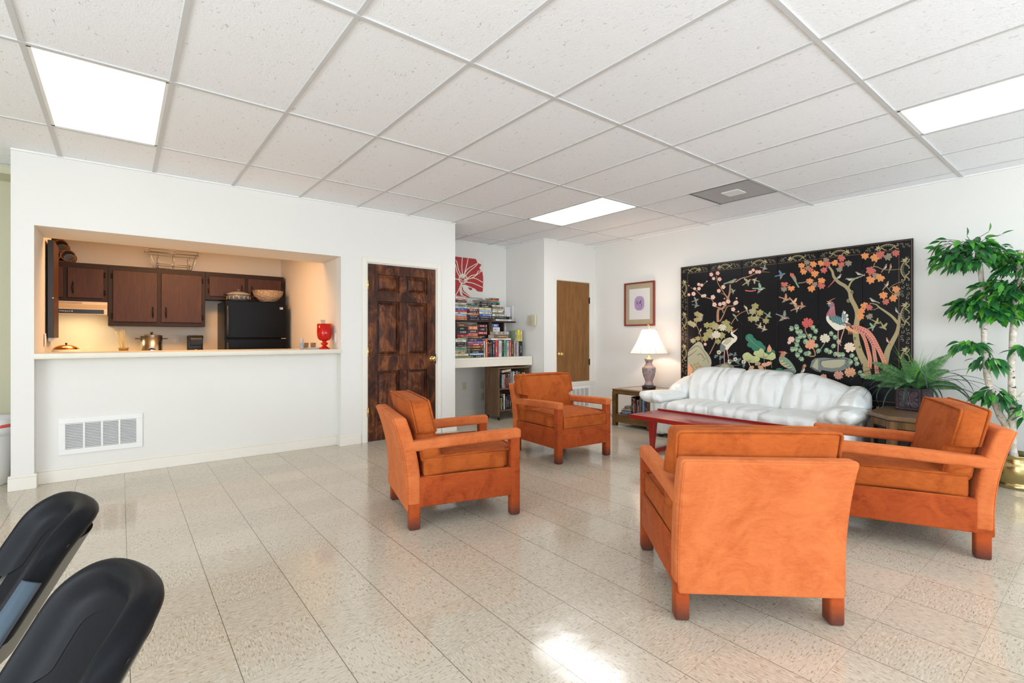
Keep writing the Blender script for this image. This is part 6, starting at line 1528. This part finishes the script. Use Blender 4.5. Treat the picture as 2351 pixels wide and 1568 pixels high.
# ================================================================ PLANTS
def leafmat(name, a, b, rough=.35):
    t = NT(name); n_ = t.n('ShaderNodeObjectInfo'); g = t.n('ShaderNodeNewGeometry')
    t.col(t.ramp(g.outputs['Random Per Island'], [(0, a), (.7, [(x + y) / 2 for x, y in zip(a, b)]), (1, b)])); t.set(Roughness=rough)
    tr = t.n('ShaderNodeBsdfTranslucent'); tr.inputs[0].default_value = (*[min(1, x * 1.4) for x in b], 1); mx = t.n('ShaderNodeMixShader'); mx.inputs[0].default_value = .22
    t.link(t.b.outputs[0], mx.inputs[1]); t.link(tr.outputs[0], mx.inputs[2]); t.link(mx.outputs[0], t.t.nodes['Material Output'].inputs[0]); return t.mat
M_LF = leafmat('ficus_leaf', (.010, .085, .030), (.055, .27, .060)); M_LFY = leafmat('young_ficus_leaf', (.08, .34, .03), (.16, .50, .06))
t = NT('birch_bark'); v = t.obj((1, 1, 1)); nb = t.noise(t.obj((14, 14, 46)), 1.0, 3, .6, .6); nb2 = t.noise(t.obj(), 26, 4, .7)
t.col(t.mix(t.ramp(nb, [(.63, 0.0), (.70, 1.0)]), t.ramp(nb2, [(.35, (.42, .34, .25)), (.6, (.70, .65, .57))]), (.035, .022, .015))); t.set(Roughness=.8); t.bump(nb2, .4, .004); M_BIR = t.mat
def add_leaf(mb, base, d, L, wd, droop=.4, mi=0, roll=0.0):
    d = Vector(d).normalized(); up = Vector((0, 0, 1)); sd = d.cross(up)
    if sd.length < .1: sd = Vector((1, 0, 0))
    sd.normalize(); up = sd.cross(d).normalized()
    if roll: M_ = Matrix.Rotation(roll, 3, d); sd = M_ @ sd; up = M_ @ up
    prof = [(0, .0), (.08, .30), (.2, .70), (.34, .96), (.48, 1.0), (.62, .86), (.76, .58), (.88, .26), (.95, .09), (1.0, .0)]
    vs = []; base = Vector(base)
    for t_, w_ in prof:
        c = base + d * (L * t_) - Vector((0, 0, 1)) * (droop * L * t_ * t_) 
        ww = wd * L * w_; vs += [c + sd * ww + up * ww * .35, c, c - sd * ww + up * ww * .35]
    fs = []
    for k in range(len(prof) - 1):
        a = k * 3; fs += [(a, a + 1, a + 4, a + 3), (a + 1, a + 2, a + 5, a + 4)]
    mb.add(vs, fs, mi, True)
PXC, PYC = 5.575, .575
fic = empty('ficus_tree', (PXC, PYC, 0), 0, 'tall artificial ficus tree with birch-like trunks in a hammered brass pot', 'potted tree')
t = NT('hammered_brass'); wv = t.n('ShaderNodeTexVoronoi'); t.link(t.obj((1, 1, 1)), wv.inputs['Vector']); wv.inputs['Scale'].default_value = 30
t.col((.50, .40, .18)); t.set(Metallic=1.0, Roughness=.22); t.bump(wv.outputs['Distance'], .15, .004); M_HB = t.mat
MB().lathe([(.135, 0), (.14, .005), (.142, .03), (.134, .036), (.134, .05), (.150, .075), (.160, .12), (.162, .16), (.158, .19), (.148, .205), (.150, .215), (.148, .222), (.150, .255), (.154, .262), (.146, .262), (.14, .22), (1e-4, .215)], n=48).build('brass_pot', M_HB, fic)
MB().lathe([(.142, .222), (.09, .235), (1e-4, .240)], n=20).build('soil', plain('dark_moss', (.03, .02, .015), .95, bump=.6), fic)
def W(u, v, X=5.55): y, z = PX(u, v, X); return Vector((X - PXC, y - PYC, z))
def trunk(pts, r0, r1, nm='trunk'):
    P = []
    n = len(pts)
    for i in range(n - 1):
        for j in range(4):
            t_ = j / 4; p0, p1, p2, p3 = pts[max(0, i - 1)], pts[i], pts[i + 1], pts[min(n - 1, i + 2)]
            P.append(.5 * (2 * p1 + (p2 - p0) * t_ + (2 * p0 - 5 * p1 + 4 * p2 - p3) * t_ ** 2 + (3 * p1 - p0 - 3 * p2 + p3) * t_ ** 3))
    P.append(pts[-1]); m = len(P)
    MB().tube(P, [(r0 + (r1 - r0) * i / (m - 1)) * (1 + .10 * math.sin(i * 2.1)) for i in range(m)], 12).build(nm, M_BIR, fic)
trunk([Vector((.02, .03, .22)), W(2312, 985), W(2292, 945), W(2270, 880), W(2260, 800), W(2259, 720), W(2253, 640), W(2246, 570)], .028, .016)
trunk([Vector((-.03, .01, .22)), W(2323, 1000), W(2325, 930), W(2322, 850), W(2326, 760), W(2330, 700), W(2340, 630), W(2343, 575)], .027, .016)
trunk([W(2325, 925), W(2336, 915), W(2352, 900)], .013, .009, 'branch')
trunk([Vector((.05, -.08, .22)), Vector((.05, -.10, .45)), Vector((.03, -.12, .62))], .022, .016, 'trunk')
rl = random.Random(3)
def cluster(u, v, X, n, su, sv, L=.088, down=.25, yf=.24, nm='foliage', rad=None):
    c = W(u, v, X); mb = MB(); rr = su / FOC * 3.9; rz_ = sv / FOC * 3.9
    n = int(n * 1.6)
    for i in range(n):
        a = rl.uniform(0, 2 * math.pi); q = rl.uniform(.1, 1) ** .6
        p = c + Vector((rr * q * math.cos(a) * .8, rr * q * math.sin(a), rz_ * rl.uniform(-.6, 1) * (1.1 - q * .7) - rz_ * q * .35))
        d = Vector((math.cos(a + rl.uniform(-.6, .6)), math.sin(a + rl.uniform(-.6, .6)), rl.uniform(-.9, .35) - down * .6))
        add_leaf(mb, p, d, L * rl.uniform(.75, 1.15), .225, rl.uniform(.15, .6), 1 if rl.random() < yf else 0, rl.uniform(-.7, .7))
    for i in range(max(4, n // 10)):
        a = rl.uniform(0, 2 * math.pi); q = c + Vector((rr * .75 * math.cos(a), rr * .75 * math.sin(a), rz_ * rl.uniform(-.3, .4)))
        mb.tube([c - Vector((0, 0, rz_ * .4)), (c + q) / 2 + Vector((0, 0, .02)), q], .002, 4, 2)
    mb.build(nm, [M_LF, M_LFY, M_DARKM], fic, flip=False)
cluster(2236, 585, 5.52, 150, 72, 38); cluster(2200, 560, 5.48, 26, 48, 18); cluster(2245, 558, 5.55, 22, 22, 22)
cluster(2340, 600, 5.55, 60, 30, 35); cluster(2328, 655, 5.50, 150, 62, 46); cluster(2245, 700, 5.50, 85, 46, 28); cluster(2290, 722, 5.50, 40, 40, 20); cluster(2330, 700, 5.6, 60, 40, 36)
cluster(2226, 790, 5.50, 34, 26, 16, down=.5); cluster(2268, 825, 5.50, 26, 26, 18, down=.8); cluster(2283, 905, 5.50, 40, 28, 20, down=.7); cluster(2350, 800, 5.5, 14, 18, 14); cluster(2352, 940, 5.5, 16, 14, 30); cluster(2222, 690, 5.5, 30, 20, 20)
for (u, v, du, dv) in ((2150, 552, -1, .1), (2155, 560, -1, .4), (2165, 548, -.9, -.2), (2170, 612, -.9, .8), (2210, 540, 0, -1), (2260, 530, .1, -1), (2288, 537, .7, -.3), (2162, 577, -1, .3)):
    mb = MB(); p = W(u + 10, v + 2, 5.5); add_leaf(mb, p, (0, -du * .9, -dv * .9), .085, .24, .1, rl.choice((0, 0, 1)), .4); mb.tube([W(2230, 572, 5.52), (p + W(2230, 572, 5.52)) / 2 + Vector((0, 0, .03)), p], .002, 4, 2); mb.build('twig', [M_LF, M_LFY, M_DARKM], fic, flip=False)
# fern planter
PX_, PY_ = 5.70, 1.245; ZP = .520
fp_ = empty('fern_planter', (PX_, PY_, ZP), R(-11), 'artificial fern and long grass blades in a square dark carved planter on the hexagonal cabinet', 'potted fern')
t = NT('carved_bronze'); f = t.noise(t.obj(), 30, 3); t.col(t.mix(f, (.018, .012, .016), (.07, .05, .055))); t.set(Roughness=.38, Metallic=.3); M_CAR = t.mat
hw_ = .105; hh_ = .205
mb = MB(); 
mb.box(-hw_, hw_, -hw_, -hw_ + .012, 0, hh_); mb.box(-hw_, hw_, hw_ - .012, hw_, 0, hh_); mb.box(-hw_, -hw_ + .012, -hw_, hw_, 0, hh_); mb.box(hw_ - .012, hw_, -hw_, hw_, 0, hh_); mb.box(-hw_, hw_, -hw_, hw_, 0, .012)
pt = mb.build('planter_box', M_CAR, fp_, bevel=.004)
M_CARL = plain('pale_bronze_relief', (.13, .095, .115), .35, .3, var=.3, scale=60)  # relief in a paler bronze than the planter box
def relief(sx):  # relief on the -x face (sx=-1) or the -y face
    mb = MB()
    def P(a, b, off):
        return (-hw_ - off, a, b + hh_ / 2) if sx == 'x' else (a, -hw_ - off, b + hh_ / 2)
    def tb(pts, r_): mb.tube([P(a, b, .001) for a, b in pts], r_, 6)
    for q in range(4):
        a0 = math.pi / 4 + q * math.pi / 2; ca, sa = math.cos(a0), math.sin(a0)
        for sc_2, r_ in ((1, .0035), (.62, .0028), (.3, .003)):
            pts = []
            for k in range(17):
                t_ = k / 16 * 2 * math.pi; rad_ = .045 * (1 - math.cos(t_)) / 2 ; u_ = .052 + .036 * -math.cos(t_) * sc_2; w_ = .021 * math.sin(t_) * sc_2 * (1 - .3 * math.cos(t_))
                pts.append((u_ * ca - w_ * sa, u_ * sa + w_ * ca))
            tb(pts, r_)
        ca, sa = math.cos(q * math.pi / 2), math.sin(q * math.pi / 2)
        for w_ in (-.008, 0, .008): tb([(.022 * ca - w_ * sa * .4, .022 * sa + w_ * ca * .4), (.075 * ca - w_ * sa, .075 * sa + w_ * ca)], .0025)
    tb([(.012 * math.cos(k * .524), .012 * math.sin(k * .524)) for k in range(13)], .003); 
    for k in range(12): tb([(.019 * math.cos(k * .524), .019 * math.sin(k * .524)), (.022 * math.cos(k * .524), .022 * math.sin(k * .524))], .003)
    for k in range(14):
        q = -.088 + .0135 * k
        for (p_, r__) in (((q, .092), (q + .007, .083)), ((q, -.092), (q + .007, -.083)), ((.092, q), (.083, q + .007)), ((-.092, q), (-.083, q + .007))): tb([p_, r__], .0025)
    mb.build('carved_relief', M_CARL, pt)
relief('x'); relief('y')
MB().box(-hw_ + .012, hw_ - .012, -hw_ + .012, hw_ - .012, hh_ - .04, hh_ - .025).build('soil', plain('planter_moss', (.03, .02, .012), .95), fp_)
M_FR1 = leafmat('fern_green', (.05, .18, .06), (.20, .40, .16), .45); M_GR1 = leafmat('bright_grass', (.08, .34, .03), (.22, .55, .08), .4); M_GR2 = leafmat('dark_grass', (.020, .06, .04), (.07, .12, .09), .35)
def frond(mb, base, a, L, elev, arch, roll=0.0, lw=.055):
    P = []; n = 34; p = Vector(base); e = elev
    for k in range(n + 1):
        P.append(p.copy()); p = p + Vector((math.cos(a) * math.cos(e), math.sin(a) * math.cos(e), math.sin(e))) * (L / n); e -= arch / n
    mb.tube(P, [.003 * (1 - k / (n + 2)) for k in range(n + 1)], 4)
    sdv = Vector((-math.sin(a), math.cos(a), 0))
    for k in range(4, n):
        w_ = lw * math.sin(math.pi * min(1, (k / n)) ** .8) + .008; d = (P[k + 1] - P[k]).normalized()
        sd = Matrix.Rotation(roll, 3, d) @ sdv
        for sg in (-1, 1):
            dd = (sd * sg + d * .5).normalized(); q = dd.cross(d).normalized(); wv_ = q.cross(dd).normalized()
            vs = []
            for t_, ww in ((0, .25), (.25, 1.0), (.6, .85), (.85, .4), (1, .05)):
                c = P[k] + dd * (w_ * t_) - Vector((0, 0, .10 * w_ * t_ * t_)); vs += [c + wv_ * .0062 * ww, c - wv_ * .0062 * ww]
            mb.add(vs, [(i, i + 1, i + 3, i + 2) for i in (0, 2, 4, 6)], 0, True)
def blade(mb, base, a, L, elev, arch, wd, mi=0):
    n = 14; p = Vector(base); e = elev; rows = []
    sdv = Vector((-math.sin(a), math.cos(a), 0))
    for k in range(n + 1):
        t_ = k / n; ww = wd * (math.sin(math.pi * min(.97, .12 + t_ * .88)) ** .7); nrm = Vector((-math.cos(a) * math.sin(e), -math.sin(a) * math.sin(e), math.cos(e)))
        rows.append([p + sdv * ww + nrm * ww * .3, p, p - sdv * ww + nrm * ww * .3]); p = p + Vector((math.cos(a) * math.cos(e), math.sin(a) * math.cos(e), math.sin(e))) * (L / n); e -= arch / n
    mb.grid(rows, mi)
rf = random.Random(9)
mb = MB()
HP = math.pi / 2
for a, L, e, ar, ro, lw in ((HP + .1, .44, 1.05, .9, 1.2, .060), (HP - .35, .38, .95, 1.1, 1.3, .055), (HP + .5, .40, .85, 1.2, 1.0, .055), (HP, .36, .60, 1.2, 1.2, .050), (-HP, .46, 1.15, .55, -1.3, .060), (-HP + .3, .38, 1.25, .5, -1.2, .055), (-HP - .4, .40, 1.00, .9, -1.1, .055), (-HP, .34, .75, 1.3, -1.2, .05),
                            (2.9, .30, 1.15, 2.2, .2, .062), (3.5, .32, 1.25, 1.9, -.2, .060), (2.3, .33, 1.1, 1.7, .6, .058), (4.1, .34, 1.1, 1.6, -.6, .055), (3.1, .38, 1.4, .9, .1, .055), (.3, .34, 1.3, .7, .4, .055)):
    frond(mb, (rf.uniform(-.03, .03), rf.uniform(-.03, .03), hh_ - .03), a, L, e, ar, ro, lw)
mb.build('fern_fronds', M_FR1, fp_, flip=False)
mb = MB()
for k in range(24): blade(mb, (rf.uniform(-.03, .03), rf.uniform(-.05, .05), hh_ - .03), rf.uniform(0, 6.28), rf.uniform(.32, .46), rf.uniform(1.1, 1.5), rf.uniform(.1, .9), .0035)
mb.build('grass_blades', M_GR1, fp_, flip=False)
mb = MB()
for k in range(22):
    a = rf.uniform(0, 6.28); blade(mb, (.06 * math.cos(a), .06 * math.sin(a), hh_ - .03), a, rf.uniform(.36, .62), rf.uniform(.6, 1.25), rf.uniform(1.2, 2.6), rf.uniform(.007, .012))
for a, L, e, ar in ((1.35, .66, .95, 1.9), (1.55, .58, .75, 2.3), (1.7, .5, 1.0, 2.4), (-1.3, .62, .95, 1.9), (-1.5, .60, .75, 1.5), (-1.6, .56, .55, 1.6), (-1.8, .55, .9, 2.4), (2.4, .4, .9, 3.0), (3.3, .38, .9, 3.2), (4.2, .36, .8, 3.0)): blade(mb, (.05 * math.cos(a), .05 * math.sin(a), hh_ - .03), a, L, e, ar, .013)
mb.build('dark_blades', M_GR2, fp_, flip=False)
# keep the fern's foliage in front of the wall and the screen
Mw = Matrix.Translation((PX_, PY_, ZP)) @ Matrix.Rotation(R(-11), 4, 'Z'); Mi = Mw.inverted()
for ch in fp_.children:
    if ch.name.split('.')[0] in ('fern_fronds', 'grass_blades', 'dark_blades'):
        for v_ in ch.data.vertices:
            q = Mw @ v_.co
            if q.x > 5.87: q.x = 5.87 + .012 * math.tanh((q.x - 5.87) * 4); v_.co = Mi @ q
            if q.z < ZP + .01 and q.x > 5.0: q.z = ZP + .01; v_.co = Mi @ q
